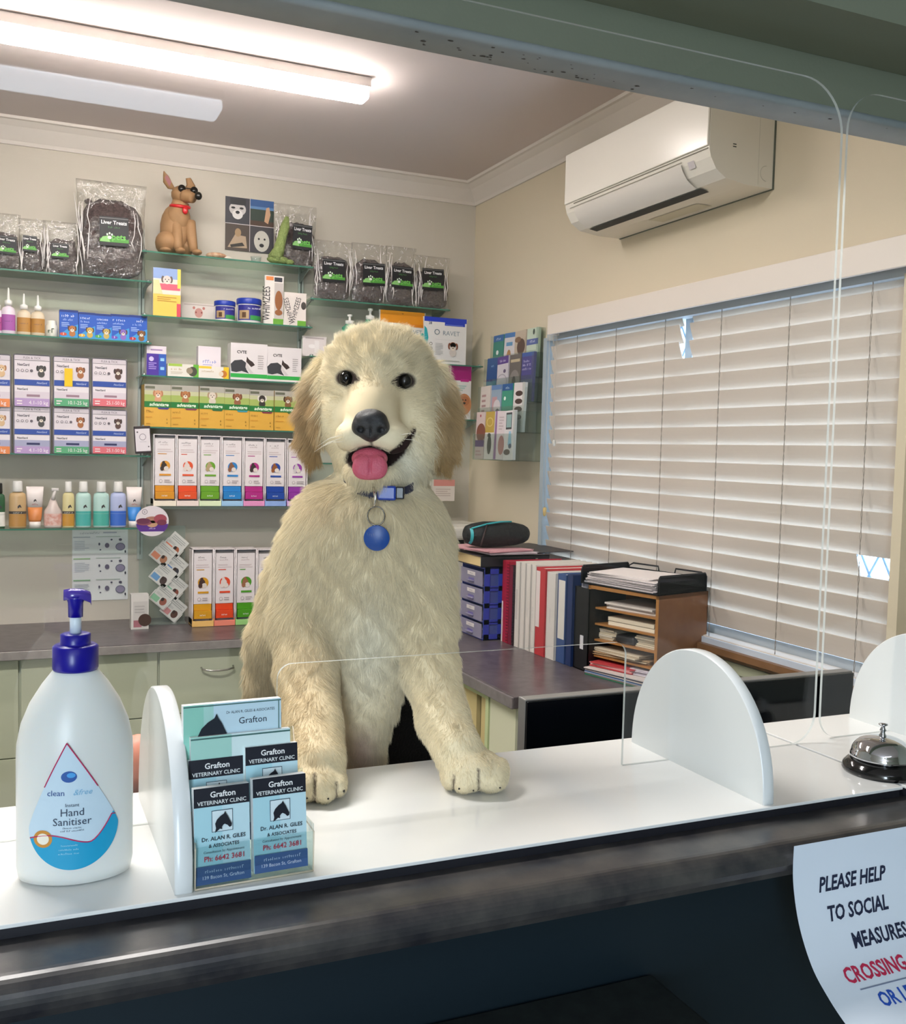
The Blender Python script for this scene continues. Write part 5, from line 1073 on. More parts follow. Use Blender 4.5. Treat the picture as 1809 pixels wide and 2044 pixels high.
binder(1086, 1104, xs_+.012, .300, .27, 'DCD8D2', 'wide white binder between the red and the blue binders', [('t', '~17', .4, .5, .014, '8A8A94', {'rot': -PI/2})])
binder(1104.5, 1122, xs_+.018, .302, .27, '3A5486', 'blue lever arch binder with a white spine label', [('r', .12, .27, .88, .93, 'DAD8D0'), ('t', '~2', .5, .6, .012, '9A9A8A')])
binder(1122.5, 1134, xs_+.02, .305, .27, '1E3260', 'narrow navy binder beside the black magazine file', [])
# black magazine file
y1, y0 = YF(1134.5, 1.703)-.001, YF(1167, 1.71); w = y1-y0
t = side_thing('magazine_file', 1.722, y0, y1, ZD+.0005, .28, .14, 'black magazine file holding envelopes beside the wooden pigeonholes', 'magazine file')
q = MB(); K = M('0C0E14', .35); h = .272
q.b2(-w/2, w/2, 0, .003, 0, h, K); q.prism([(0, 0), (.14, 0), (.14, h), (.0, h)], -w/2, -w/2+.003, K, T=Matrix(((0, 1, 0, 0), (1, 0, 0, 0), (0, 0, 1, 0), (0, 0, 0, 1)))); q.b2(w/2-.003, w/2, 0, .14, 0, h, K); q.b2(-w/2, w/2, .137, .14, 0, h*.8, K); q.b2(-w/2, w/2, 0, .14, 0, .003, K)
q.build('file', t); q = MB(); q.b2(-.004, .016, -.001, 0, .07, .115, 'DCDCE0'); q.build('label', t)
for i in range(3):
    q = MB(); q.b2(-w/2+.006+.008*i, -w/2+.009+.008*i, .02, .13, .005, h+.008+.006*i, 'D4D0D6'); q.b2(-w/2+.006+.008*i, -w/2+.0095+.008*i, .02, .125, h, h+.012, 'C4C0CC')
    q.build('envelope', t)
# wooden pigeonhole cabinet, turned 15 degrees
CA = math.radians(15); cx0, cy0 = 1.737, 2.805
cb = thing('pigeonhole_cabinet', (cx0, cy0, ZD+.0005), 'brown wooden pigeonhole cabinet full of papers on the side desk', 'cabinet', rz=-PI/2+CA)
# local x runs along the front towards the visitor, local y goes in
CW_, CD_, CH_ = .292, .240, .282; WD = M('94623A', .4, mottled='8A5832', mscale=20); WDF = M('A8743E', .4); tk = .011
q = MB()
q.b2(0, tk, 0, CD_, 0, CH_, WD); q.b2(CW_-tk, CW_, 0, CD_, 0, CH_, WD); q.b2(0, CW_, 0, CD_, CH_-tk, CH_, WD); q.b2(0, CW_, CD_-.004, CD_, 0, CH_, M('6E4626', .5)); q.b2(tk, CW_-tk, 0, CD_, .0, .009, WD)
q.b2(0, CW_, -.0008, 0, CH_-tk, CH_, WDF); q.b2(0, tk, -.0008, 0, 0, CH_, WDF); q.b2(CW_-tk, CW_, -.0008, 0, 0, CH_, WDF); q.build('carcass', cb)
zs = [.009, .058, .110, .162, .214, .252]
for z in zs[1:-1]: q = MB(); q.b2(tk, CW_-tk, .001, CD_-.005, z-.006, z, WDF); q.build('shelf', cb)
Tc = Matrix.Translation((cx0, cy0, ZD+.0005)) @ Matrix.Rotation(-PI/2+CA, 4, 'Z')
def inhole(name, lx, ly, lz, w, d, h, c_, lab, rot=0, layers=1, cat='papers'):
    q = MB(); R = random.Random(int(lx*1e4+lz*1e5))
    for i in range(layers):
        hh = h/layers; T = Matrix.Translation((R.uniform(-.004, .004), R.uniform(-.006, .004), 0)) @ Matrix.Rotation(R.uniform(-.05, .05), 4, 'Z')
        q.b2(-w/2, w/2, -d/2, d/2, i*hh, (i+.85)*hh, c_[i % len(c_)], T=T)
    o = q.build(name); o.matrix_world = Tc @ Matrix.Translation((lx, ly, lz+.0006)) @ Matrix.Rotation(rot, 4, 'Z'); return tag(o, lab, cat, 'papers in the pigeonholes')
inhole('paper_stack', .165, .115, zs[4], .20, .20, .020, ['D8D0C8', 'C8C0BC'], 'curved white sheets in the top pigeonhole', .03, 3)
inhole('booklet', .175, .116, zs[3], .19, .21, .028, ['E8DEC8', 'E0D4BC'], 'thick cream booklet in the second pigeonhole', -.04, 2, 'booklet')
inhole('leaflet_stack', .06, .12, zs[2], .085, .20, .034, ['D8CCB4', 'C8BCA4', 'E0D8C8'], 'small leaflets at the left of the third pigeonhole', 0, 7)
inhole('leaflet_stack', .235, .12, zs[2], .085, .20, .036, ['D0C4AC', 'DCD0B8', 'C0B49C'], 'small leaflets at the right of the third pigeonhole', 0, 7)
q = MB(); q.b2(-.04, .04, -.02, .1, 0, .026, M('1E1C20', .4), .008); o = q.build('black_pouch'); o.matrix_world = Tc @ Matrix.Translation((.15, .03, zs[2]+.0006)); tag(o, 'small black pouch in the middle of the third pigeonhole', 'pouch')
inhole('paper_stack', .13, .110, zs[1], .22, .20, .012, ['C8A880', 'B89870', 'D8C8A8', 'C0A078'], 'brown and cream papers in the fourth pigeonhole', .06, 5)
inhole('folder_stack', .12, .10, zs[1]+.0135, .21, .2, .012, ['D8CCB4', 'B8A890'], 'cream folder lying on the papers in the fourth pigeonhole', -.05, 3)
inhole('red_folder', .115, .085, zs[0]+.016, .17, .2, .016, ['B83A40', 'E0A0A0', 'D88A8C'], 'red and pink folders in the bottom pigeonhole', .05, 4, 'folder')
inhole('folder_stack', .14, .09, zs[0], .25, .20, .014, ['E0D4B8', 'C8B078', '8A7A6A', 'D8D0C8'], 'mixed cream folders at the bottom of the pigeonholes', .0, 5)
inhole('paper_stack', .23, .10, zs[0]+.016, .10, .2, .018, ['D8D0D8', 'C4BCC8'], 'crumpled white sheets at the right of the bottom pigeonhole', .1, 5)
# folders under and in front of the cabinet
q = MB(); R = random.Random(4)
for i, c_ in enumerate(['2A7A5A', '8A7A6E', '9AA8C0', '3A5A8A', 'C8BCB4', '3A3A48', 'D8D0CC']): q.b2(-.13, .13, -.012, .03, i*.0035, i*.0035+.003, c_, T=Matrix.Rotation(R.uniform(-.03, .03), 4, 'Z'))
o = q.build('magazine_pile'); o.matrix_world = Tc @ Matrix.Translation((.165, -.034, 0)); tag(o, 'flat pile of magazines along the foot of the pigeonhole cabinet', 'magazines')
# mesh letter tray with papers
tr_ = thing('letter_tray', Tc @ Vector((.13, .112, CH_+.001)), 'black wire mesh letter tray on top of the pigeonhole cabinet', 'letter tray', rz=-PI/2+CA-.03)
q = MB(); a_, b_, hh_ = .165, .112, .058; WR = M('15151C', .4, metal=.3)
MS = clear('mesh_screen', '7A7A84', r0=.02, body=.3, bodycol='15151C')
def rim(x0, x1, y0, y1, h):
    r = .012; return [(x0, y0, 0), (x0, y0, h-r), (x0+(x1-x0)*.03, y0+(y1-y0)*.03, h), (x1-(x1-x0)*.03, y1-(y1-y0)*.03, h), (x1, y1, h-r), (x1, y1, 0)]
for e in (rim(-a_, -a_, b_, -b_, hh_), rim(a_, a_, b_, -b_, hh_)): q.tube(e, .0028, WR, 8)
for e in ([(-a_, b_, 0), (-a_, b_, hh_-.01), (-a_+.02, b_, hh_), (-.035, b_, hh_), (-.03, b_, hh_-.02)], [(.035, b_, hh_-.02), (.04, b_, hh_), (a_-.02, b_, hh_), (a_, b_, hh_-.01), (a_, b_, 0)]): q.tube(e, .0028, WR, 8)
q.tube([(-a_, -b_, .003), (a_, -b_, .003)], .0028, WR, 8); q.tube([(-a_, b_, .003), (a_, b_, .003)], .0028, WR, 8)
q.build('wire_frame', tr_)
q = MB(); q.b2(-a_, a_, -b_, b_, .002, .0028, MS); q.b2(-a_, -a_+.0006, -b_, b_, .002, hh_-.002, MS); q.b2(a_-.0006, a_, -b_, b_, .002, hh_-.002, MS); q.b2(-a_, a_, b_-.0006, b_, .002, hh_-.014, MS); q.build('mesh', tr_)
q = MB(); R = random.Random(8)
for i in range(16): q.b2(-.145, .145, -.100, .100, i*.0021, i*.0021+.0016, M(['EAE2E0', 'E0D8D8', 'D4CCCE'][i % 3], .7), T=Matrix.Translation((R.uniform(-.006, .006), R.uniform(-.012, .004), 0)) @ Matrix.Rotation(R.uniform(-.04, .04), 4, 'Z'))
for i in range(3): q.b2(-.14, .10, -.10, .10, .034+i*.002, .0355+i*.002, M('EEE6E4', .7), T=Matrix.Rotation(.08+.05*i, 4, 'Z'))
o = q.build('paper_stack', loc=tr_.location+Vector((0, 0, .0035)), rz=-PI/2+CA-.03); tag(o, 'loose pile of white sheets in the black mesh letter tray', 'papers')
# printer in the corner
pn = thing('printer', (1.76, 4.18, ZB+.001), 'cream multifunction printer on the back counter in the corner', 'printer')
q = MB(); CR = M('DAD6CC', .4); q.b2(-.23, .25, -.16, .20, 0, .30, CR, .012, 3); q.build('body', pn)
q = MB(); q.b2(-.23, .25, -.165, .20, .365, .425, M('E2DED4', .4), .018, 3); q.b2(-.15, .14, -.12, .1, .424, .432, M('D6D2C8', .4), .003); q.build('scanner_lid', pn)
q = MB(); q.b2(-.22, .10, -.12, .19, .30, .366, M('16161A', .5)); q.b2(.10, .245, -.155, .19, .30, .366, CR, .004); q.b2(-.20, .08, -.14, .1, .305, .312, M('3A3A40', .5)); q.build('paper_output', pn)
# --- work desk and monitor behind the reception counter
wd = thing('work_desk', (1.45, 1.60, 0), 'low work desk behind the reception counter under the monitor', 'desk')
q = MB(); q.b2(-.62, .58, -.33, .30, .685, .715, LAM2, .003); q.build('desktop', wd)
for sx in (-.58, .54): q = MB(); q.b2(sx-.015, sx+.015, -.30, .28, 0, .684, M('C3C8AE', .5)); q.build('side_panel', wd)
mn = thing('monitor', (1.152, 1.475, .716), 'wide black monitor behind the counter board, seen from the visitor side', 'monitor')
GB = M('0A0D12', .12, coat=.4); hw_ = .362
q = MB(); q.b2(-hw_, hw_, -.012, .014, .03, .372, M('7A7874', .4), .002); q.build('casing', mn)
q = MB(); q.b2(-hw_+.001, hw_-.001, -.0165, -.010, .031, .370, GB, .002); q.build('glossy_panel', mn)
q = MB(); lx = .165; zz = .222
q.b2(lx-.016, lx+.016, -.0172, -.0168, zz+.012, zz+.016, 'D8D8DC'); q.b2(lx-.008, lx-.004, -.0172, -.0168, zz-.012, zz+.012, 'D8D8DC'); q.b2(lx+.0, lx+.016, -.0172, -.0168, zz+.002, zz+.006, 'D8D8DC'); q.b2(lx+.004, lx+.008, -.0172, -.0168, zz-.014, zz+.006, 'D8D8DC'); q.b2(lx-.014, lx+.014, -.0172, -.0168, zz-.022, zz-.019, 'B8B8BC'); q.build('painted_reflection', mn)  # bright bars painting a letter-like reflection on the glossy panel
q = MB(); q.b2(-.03, .03, .0, .05, .0, .12, M('1A1A1E', .4), .004); q.b2(-.12, .12, -.03, .12, 0, .008, M('1A1A1E', .4), .003); q.build('stand', mn)
# --- black office chair the puppy stands on
oc = thing('office_chair', (.53, 1.62, 0), 'black fabric office chair under the puppy, behind the counter board', 'chair')
FB = M('08080A', .9, bump=.6, bscale=220)
q = MB(); q.b2(-.24, .24, -.26, .20, .73, .795, FB, .03, 3); q.build('seat', oc)
q = MB(); q.b2(-.07, .24, .10, .15, .80, 1.20, FB, .03, 3); q.build('backrest', oc)
q = MB(); q.lathe([(.03, .10), (.03, .40), (.02, .41), (.02, .735)], M('2A2A2E', .3, metal=.6), 16); q.build('gas_stem', oc)
for k in range(5):
    a = 2*PI*k/5+.3; q = MB(); q.tube([(0, 0, .12), (.15*math.cos(a), .15*math.sin(a), .10), (.27*math.cos(a), .27*math.sin(a), .075)], [.022, .018, .014], M('1A1A1C', .4), 8); o = q.build('leg', oc)
    q = MB(); q.lathe([(.026, -.012), (.03, 0), (.026, .012)], M('101012', .5), 16, T=Matrix.Translation((.27*math.cos(a), .27*math.sin(a), .0305)) @ Matrix.Rotation(PI/2, 4, 'X')); q.build('castor', o)
# ================================================================== the puppy: one continuous body surface from a blended distance field
def surface_nets(F, org, h):
    nx, ny, nz = F.shape
    ins = F < 0
    cs = np.zeros((nx-1, ny-1, nz-1, 3), np.float32); cn = np.zeros((nx-1, ny-1, nz-1), np.float32)
    corners = [(i, j, k) for i in (0, 1) for j in (0, 1) for k in (0, 1)]
    sl = lambda o, n: slice(o, n-1+o)
    for a in range(3):
        for c0 in corners:
            if c0[a]: continue
            c1 = list(c0); c1[a] = 1
            A = F[sl(c0[0], nx), sl(c0[1], ny), sl(c0[2], nz)]; B = F[sl(c1[0], nx), sl(c1[1], ny), sl(c1[2], nz)]
            m = (A < 0) != (B < 0)
            t = np.where(m, A/np.where(m, A-B, 1), 0)
            for d in range(3):
                cs[..., d] += np.where(m, c0[d]+(t if d == a else 0), 0)
            cn += m
    act = cn > 0; idx = -np.ones(act.shape, np.int64); ii = np.argwhere(act); idx[act] = np.arange(len(ii))
    V = (cs[act]/cn[act][:, None]+ii)*h+org
    Q = []
    for a in range(3):
        b, c = (a+1) % 3, (a+2) % 3
        s0 = [slice(None)]*3; s1 = [slice(None)]*3; s0[a] = slice(0, -1); s1[a] = slice(1, None)
        A = ins[tuple(s0)]; B = ins[tuple(s1)]
        e = np.argwhere(A != B); e = e[(e[:, b] > 0) & (e[:, c] > 0) & (e[:, b] < F.shape[b]-1) & (e[:, c] < F.shape[c]-1)]
        fl = A[tuple(e.T)]
        def g(db, dc):
            q = e.copy(); q[:, b] -= db; q[:, c] -= dc; return idx[tuple(q.T)]
        q = np.stack([g(1, 1), g(0, 1), g(0, 0), g(1, 0)], 1)
        q[~fl] = q[~fl][:, ::-1]
        Q.append(q)
    return V, np.concatenate(Q)
BASE = 1.39
def cc(px, py, w): d = BASE+w; return np.array([(px-904.5)/FPX*d, -(py-1022)/FPX*d, w])
def sc_(w): return (BASE+w)/FPX
def to_world(Vc):
    R = np.array([list(cr), list(-cd), list(cf)]); q = Vc.copy(); q[:, 2] += BASE
    return q @ R + np.array(CAM)
class Field:
    def __init__(s, lo, hi, h):
        s.h = h; s.lo = np.array(lo, float); n = np.ceil((np.array(hi)-s.lo)/h).astype(int)+1
        s.ax = [s.lo[i]+h*np.arange(n[i]) for i in range(3)]; s.F = np.full(tuple(n), 1.0, np.float32)
    def box(s, c, r):
        i0 = [max(0, int((c[k]-r[k]-s.lo[k])/s.h)) for k in range(3)]; i1 = [min(s.F.shape[k], int((c[k]+r[k]-s.lo[k])/s.h)+2) for k in range(3)]
        sl = tuple(slice(a, max(a, b)) for a, b in zip(i0, i1))
        X = s.ax[0][sl[0]][:, None, None]; Y = s.ax[1][sl[1]][None, :, None]; Z = s.ax[2][sl[2]][None, None, :]
        return sl, X, Y, Z
    def join(s, sl, d, k, sub=False):
        A = s.F[sl]
        if sub: d = -d; h = np.clip(.5-.5*(A-d)/k, 0, 1); s.F[sl] = A+(d-A)*h+k*h*(1-h)
        else: h = np.clip(.5+.5*(d-A)/k, 0, 1); s.F[sl] = d+(A-d)*h-k*h*(1-h)
    def ell(s, px, py, w, rx, ry, rw, k=.014, sub=False, ang=0):
        c = cc(px, py, w); q = sc_(w); r = np.array([rx*q, ry*q, rw]); m = .05
        R_ = max(r[0], r[1]) if ang else 0
        sl, X, Y, Z = s.box(c, (max(r[0], R_)+m, max(r[1], R_)+m, r[2]+m)); x, y, z = X-c[0], Y-c[1], Z-c[2]
        if ang: ca, sa = math.cos(ang), math.sin(ang); x, y = x*ca+y*sa, -x*sa+y*ca
        k0 = np.sqrt((x/r[0])**2+(y/r[1])**2+(z/r[2])**2)+1e-9; k1 = np.sqrt((x/r[0]**2)**2+(y/r[1]**2)**2+(z/r[2]**2)**2)+1e-9
        s.join(sl, k0*(k0-1)/k1, k, sub)
    def chain(s, pts, k=.014, sub=False, flat=1.0):
        for (a, b) in zip(pts[:-1], pts[1:]):
            A, B = cc(*a[:3]), cc(*b[:3]); ra, rb = a[3]*sc_(a[2]), b[3]*sc_(b[2]); R_ = max(ra, rb)+.05
            mid = (A+B)/2; ext = np.abs(B-A)/2+R_
            sl, X, Y, Z = s.box(mid, ext); AB = B-A; L2 = (AB**2).sum()
            t = np.clip(((X-A[0])*AB[0]+(Y-A[1])*AB[1]+(Z-A[2])*AB[2])/L2, 0, 1)
            d = np.sqrt((X-A[0]-t*AB[0])**2+(Y-A[1]-t*AB[1])**2+((Z-A[2]-t*AB[2])/flat)**2)-(ra+(rb-ra)*t)
            s.join(sl, d, k, sub)
    def mesh(s): return surface_nets(s.F, s.lo, s.h)
    def val(s, p):
        q = (np.asarray(p)-s.lo)/s.h; i = np.clip(q.astype(int), 0, np.array(s.F.shape)-2); f = q-i; v = 0
        for a in (0, 1):
            for b in (0, 1):
                for c in (0, 1):
                    w = (f[..., 0] if a else 1-f[..., 0])*(f[..., 1] if b else 1-f[..., 1])*(f[..., 2] if c else 1-f[..., 2])
                    v = v+w*s.F[i[..., 0]+a, i[..., 1]+b, i[..., 2]+c]
        return v
    def grad(s, p):
        e = s.h; g = np.stack([s.val(p+np.eye(3)[k]*e)-s.val(p-np.eye(3)[k]*e) for k in range(3)], -1)
        return g/(np.linalg.norm(g, axis=-1, keepdims=True)+1e-9)
    def surf(s, px, py, w0=-.25, w1=.25):
        for w in np.arange(w0, w1, .001):
            if s.val(cc(px, py, w)) < 0: return w
        return None
HW = .05
fd = Field((-.32, -.62, -.26), (.12, .30, .30), .0033)
# trunk
fd.ell(732, 1095, .075, 168, 140, .10); fd.ell(738, 1035, .06, 138, 85, .085, .03); fd.ell(725, 1215, .075, 128, 150, .085, .03)
fd.ell(722, 1340, .085, 82, 150, .062, .03); fd.ell(722, 1450, .085, 44, 90, .045, .02)
fd.ell(655, 1260, .17, 125, 190, .07, .04)
fd.chain([(735, 1460, .085, 34), (738, 1545, .08, 28), (745, 1640, .08, 26)], .01)
fd.chain([(585, 1150, .15, 52), (548, 1280, .16, 46), (524, 1380, .17, 40), (530, 1500, .17, 34), (540, 1640, .17, 30)], .03)
# neck and head
fd.ell(757, 985, .115, 92, 85, .075, .03)
hd = [(757, 775, HW+.012, 118, 112, .082, .02), (757, 722, HW+.006, 92, 62, .07, .02), (675, 842, HW+.010, 48, 62, .056, .02), (838, 862, HW+.008, 52, 76, .058, .02),
      (803, 925, HW+.005, 56, 48, .053, .02), (703, 912, HW+.000, 38, 38, .05, .02), (744, 836, HW-.045, 56, 46, .066, .02)]
for e in hd: fd.ell(*e[:6], k=e[6])
fd.ell(705, 872, HW-.080, 36, 33, .042, .010); fd.ell(780, 873, HW-.080, 42, 34, .042, .010); fd.ell(741, 858, HW-.098, 34, 34, .028, .008)
fd.ell(740, 943, HW-.052, 54, 33, .048, .008); fd.ell(765, 945, HW-.02, 62, 34, .05, .012)
fd.chain([(754, 735, HW-.048, 36), (750, 775, HW-.060, 34), (745, 812, HW-.078, 34), (742, 835, HW-.088, 32)], .022)
fd.chain([(700, 732, HW-.058, 15), (715, 738, HW-.062, 12)], .012); fd.chain([(800, 738, HW-.058, 15), (785, 742, HW-.062, 12)], .012)
# mouth: opening between the lips and the jaw, corner running up on the right
fd.ell(738, 917, HW-.095, 42, 22, .055, .004, True)
def slit(pts, wmax, fdx):
    for a, b in zip(pts[:-1], pts[1:]):
        A = cc(a[0], a[1], a[3]); B = cc(b[0], b[1], b[3]); r0, r1 = a[2]*sc_(0), b[2]*sc_(0)
        sl, X, Y, Z = fdx.box((A+B)/2, np.abs(B-A)/2+.03); AB = B-A; L2 = (AB**2).sum()
        t = np.clip(((X-A[0])*AB[0]+(Y-A[1])*AB[1]+(Z-A[2])*AB[2])/L2, 0, 1)
        d = np.sqrt((X-A[0]-t*AB[0])**2+(Y-A[1]-t*AB[1])**2+((Z-A[2]-t*AB[2])*.6)**2)-(r0+(r1-r0)*t)
        fdx.join(sl, d, .003, True)
ws = lambda x, y: (fd.surf(x, y) or 0)+.001
slit([(775, 918, 13, ws(775, 900)), (797, 900, 9, ws(797, 900)), (813, 880, 6, ws(813, 880)), (827, 858, 3.5, ws(827, 858))], 0, fd)
slit([(705, 915, 10, ws(700, 905)), (690, 900, 5, ws(690, 900))], 0, fd)
slit([(741, 882, 2.5, ws(741, 882)), (741, 900, 3, ws(741, 898))], 0, fd)
# eye sockets
EYES = [(692, 755), (808, 761)]
ew = [fd.surf(*e) for e in EYES]
for (x, y), w in zip(EYES, ew): fd.ell(x, y, w+.001, 18, 14, .007, .004, True)
# ears
fd.chain([(650, 735, HW+.035, 24), (628, 775, HW+.02, 22), (617, 830, HW+.012, 21), (617, 880, HW+.008, 20), (622, 922, HW+.006, 12)], .007, flat=.8)
fd.chain([(866, 745, HW+.035, 24), (886, 785, HW+.02, 22), (894, 840, HW+.012, 22), (893, 895, HW+.008, 19), (887, 935, HW+.006, 11)], .007, flat=.8)
# front legs
fd.chain([(622, 1110, .055, 70), (607, 1245, .035, 65), (612, 1350, -.01, 58), (626, 1450, -.075, 54), (636, 1525, -.135, 53)], .014)
fd.chain([(838, 1110, .055, 68), (848, 1245, .035, 60), (860, 1345, .0, 54), (884, 1435, -.05, 49), (914, 1497, -.095, 49)], .014)
fd.ell(634, 1556, -.148, 54, 38, .042, .008); fd.ell(945, 1532, -.102, 66, 40, .045, .01, ang=-.25)
TO = [(606, 1575, -.166, 24, 26), (650, 1576, -.168, 23, 26), (678, 1565, -.155, 15, 22), (585, 1565, -.155, 14, 22)]
TO2 = [(929, 1554, -.122, 30, 28), (983, 1552, -.118, 29, 29), (898, 1549, -.108, 18, 26), (1001, 1540, -.100, 16, 26)]
for x, y, w, r, r2 in TO+TO2: fd.ell(x, y, w, r, r2, .024, .005)
slit([(629, 1545, 2.5, -.182), (628, 1600, 4, -.193)], 0, fd); slit([(671, 1560, 2, -.176), (672, 1592, 3, -.184)], 0, fd)
slit([(955, 1535, 2, -.136), (957, 1580, 4, -.146)], 0, fd); slit([(907, 1545, 2, -.126), (904, 1578, 3, -.136)], 0, fd)
# flat where the paws press on the board
R3 = np.array([list(cr), list(-cd), list(cf)])
Zw = (fd.ax[0][:, None, None]*R3[0, 2]+fd.ax[1][None, :, None]*R3[1, 2]+(fd.ax[2][None, None, :]+BASE)*R3[2, 2]+1.5)
Yw = (fd.ax[0][:, None, None]*R3[0, 1]+fd.ax[1][None, :, None]*R3[1, 1]+(fd.ax[2][None, None, :]+BASE)*R3[2, 1])
fd.F = np.where(Yw < 1.272, np.maximum(fd.F, (ZP+.0006-Zw)), np.maximum(fd.F, .80-Zw)).astype(np.float32)
Vc, Qd = fd.mesh()
# relax the surface slightly
nv = len(Vc); nb = np.zeros((nv, 3)); ct_ = np.zeros(nv)
E_ = np.concatenate([Qd[:, [0, 1]], Qd[:, [1, 2]], Qd[:, [2, 3]], Qd[:, [3, 0]]])
for it in range(2):
    nb[:] = 0; ct_[:] = 0
    np.add.at(nb, E_[:, 0], Vc[E_[:, 1]]); np.add.at(ct_, E_[:, 0], 1)
    Vc = Vc*.4+.6*nb/np.maximum(ct_, 1)[:, None]
# keep only the largest connected piece
par = np.arange(nv)
for it in range(200):
    m = np.minimum(par[E_[:, 0]], par[E_[:, 1]]); old = par.copy()
    np.minimum.at(par, E_[:, 0], m); np.minimum.at(par, E_[:, 1], m); par = par[par]
    if (old == par).all(): break
root_id = np.bincount(par).argmax(); keep = par == root_id; remap = -np.ones(nv, int); remap[keep] = np.arange(keep.sum())
Vc = Vc[keep]; Qd = remap[Qd[keep[Qd[:, 0]]]]
Vw = to_world(Vc)
pup_base = Vector((float(D(735, 1300, .08).x), float(D(735, 1300, .08).y), ZP))
pup = thing('puppy', pup_base, 'cream golden puppy standing with its front paws on the white board, tongue out', 'dog')
def np_mesh(name, V, Q, mat, parent=None, smooth=True):
    me = bpy.data.meshes.new(name); me.from_pydata((V-np.array(pup_base)).tolist(), [], Q.tolist()); me.materials.append(mat)
    me.polygons.foreach_set('use_smooth', [smooth]*len(me.polygons)); me.update()
    o = bpy.data.objects.new(name, me); col.objects.link(o)
    if parent: o.parent = parent
    return o
def to_px(P3):
    d = P3[:, 2]+BASE; return P3[:, 0]/d*FPX+904.5, -P3[:, 1]/d*FPX+1022
def sm(x, a, b): t = np.clip((x-a)/(b-a), 0, 1); return t*t*(3-2*t)
CREAM = np.array(lin('E9DBB9')[:3]); PALE = np.array(lin('ECE7D4')[:3]); TAN = np.array(lin('BD9A68')[:3]); DTAN = np.array(lin('A98856')[:3]); SKIN = np.array(lin('4A3A36')[:3]); MOUTH = np.array(lin('2A1618')[:3]); PINKB = np.array(lin('B89A8A')[:3])
def coat(P3, skin=False):
    x, y = to_px(P3); w = P3[:, 2]; n = len(x); C = np.tile(CREAM, (n, 1))
    def mix(c, m): nonlocal C; C = C*(1-m[:, None])+c*m[:, None]
    front = 1-sm(w, .05, .12)
    mix(PALE, .8*np.exp(-(((x-740)/55)**2+((y-1290)/110)**2)))           # pale belly
    mix(PALE, .8*np.exp(-(((x-815)/35)**2+((y-930)/40)**2)))              # white cheek
    mix(PALE, .3*np.exp(-(((x-741)/60)**2+((y-880)/28)**2))*(w < 0))      # muzzle
    ear = ((x < 641)|(x > 868))&(y > 725)&(y < 950)
    et = sm(y, 730, 800); mix(TAN, np.where(ear, .85*et, 0)); tip = sm(y, 880, 930); mix(DTAN, np.where(ear, .7*tip, 0))
    mix(TAN, .32*np.exp(-(((x-757)/60)**2+((y-800)/60)**2))*(w < .05))
    mix(TAN, .22*np.exp(-(((x-650)/50)**2+((y-1010)/40)**2)))
    mix(TAN, .25*np.exp(-(((x-620)/45)**2+((y-1400)/130)**2)))
    mix(PINKB, np.exp(-(((x-722)/30)**2+((y-1500)/45)**2))*(y > 1440)*(w > .0)*.8)
    return C
def cattr(me, C, dom='POINT', name='coat'):
    a = me.attributes.new(name, 'FLOAT_COLOR', dom); q = np.ones((len(C), 4), np.float32); q[:, :3] = C; a.data.foreach_set('color', q.ravel())
def coat_mat(name, rough, fur=False):
    m = bpy.data.materials.new(name); m.use_nodes = True; nt = m.node_tree; b = nt.nodes['Principled BSDF']
    at_ = nt.nodes.new('ShaderNodeAttribute'); at_.attribute_name = 'coat'; nt.links.new(at_.outputs['Color'], b.inputs['Base Color'])
    b.inputs['Roughness'].default_value = rough; b.inputs['Specular IOR Level'].default_value = .2 if not fur else .3
    return m
body = np_mesh('body', Vw, Qd, coat_mat('puppy_skin', .85), pup)
Cb = coat(Vc)
x, y = to_px(Vc); w = Vc[:, 2]
for (ex, ey), wv in zip(EYES, ew): # dark lids
    sg_ = 1 if ex < 750 else -1; dd = np.minimum(np.sqrt(((x-ex)/24)**2+((y-ey)/18)**2), np.sqrt(((x-ex-sg_*15)/13)**2+((y-ey-2)/7)**2)); m = (1-sm(dd, .75, 1.15))*(w < .04); Cb = Cb*(1-m[:, None])+SKIN*.5*m[:, None]
lipd = np.minimum.reduce([np.sqrt(((x-738)/50)**2+((y-917)/27)**2)]); m = (1-sm(lipd, .9, 1.08))*(w < .03); Cb = Cb*(1-m[:, None])+MOUTH*m[:, None]
SL_ = np.array([(775, 918), (797, 900), (813, 880), (827, 858)], float)
def polyd(x, y, pts):
    r = np.full(len(x), 1e9)
    for a, b in zip(pts[:-1], pts[1:]):
        ab = b-a; t = np.clip(((x-a[0])*ab[0]+(y-a[1])*ab[1])/(ab@ab), 0, 1); r = np.minimum(r, np.hypot(x-a[0]-t*ab[0], y-a[1]-t*ab[1]))
    return r
pd = polyd(x, y, SL_)/np.interp(y, [858, 918], [4.5, 14]); m = (1-sm(pd, .8, 1.2))*(w < .03); Cb = Cb*(1-m[:, None])+MOUTH*m[:, None]
for gp, gw in (([(629, 1545), (628, 1602)], 3), ([(671, 1562), (672, 1594)], 3), ([(955, 1537), (957, 1582)], 3), ([(907, 1548), (904, 1580)], 3), ([(741, 880), (741, 900)], 3)):
    pd = polyd(x, y, np.array(gp, float))/gw; m = (1-sm(pd, .5, 1.5))*(w < -.03)*.8; Cb = Cb*(1-m[:, None])+SKIN*m[:, None]
cattr(body.data, Cb)
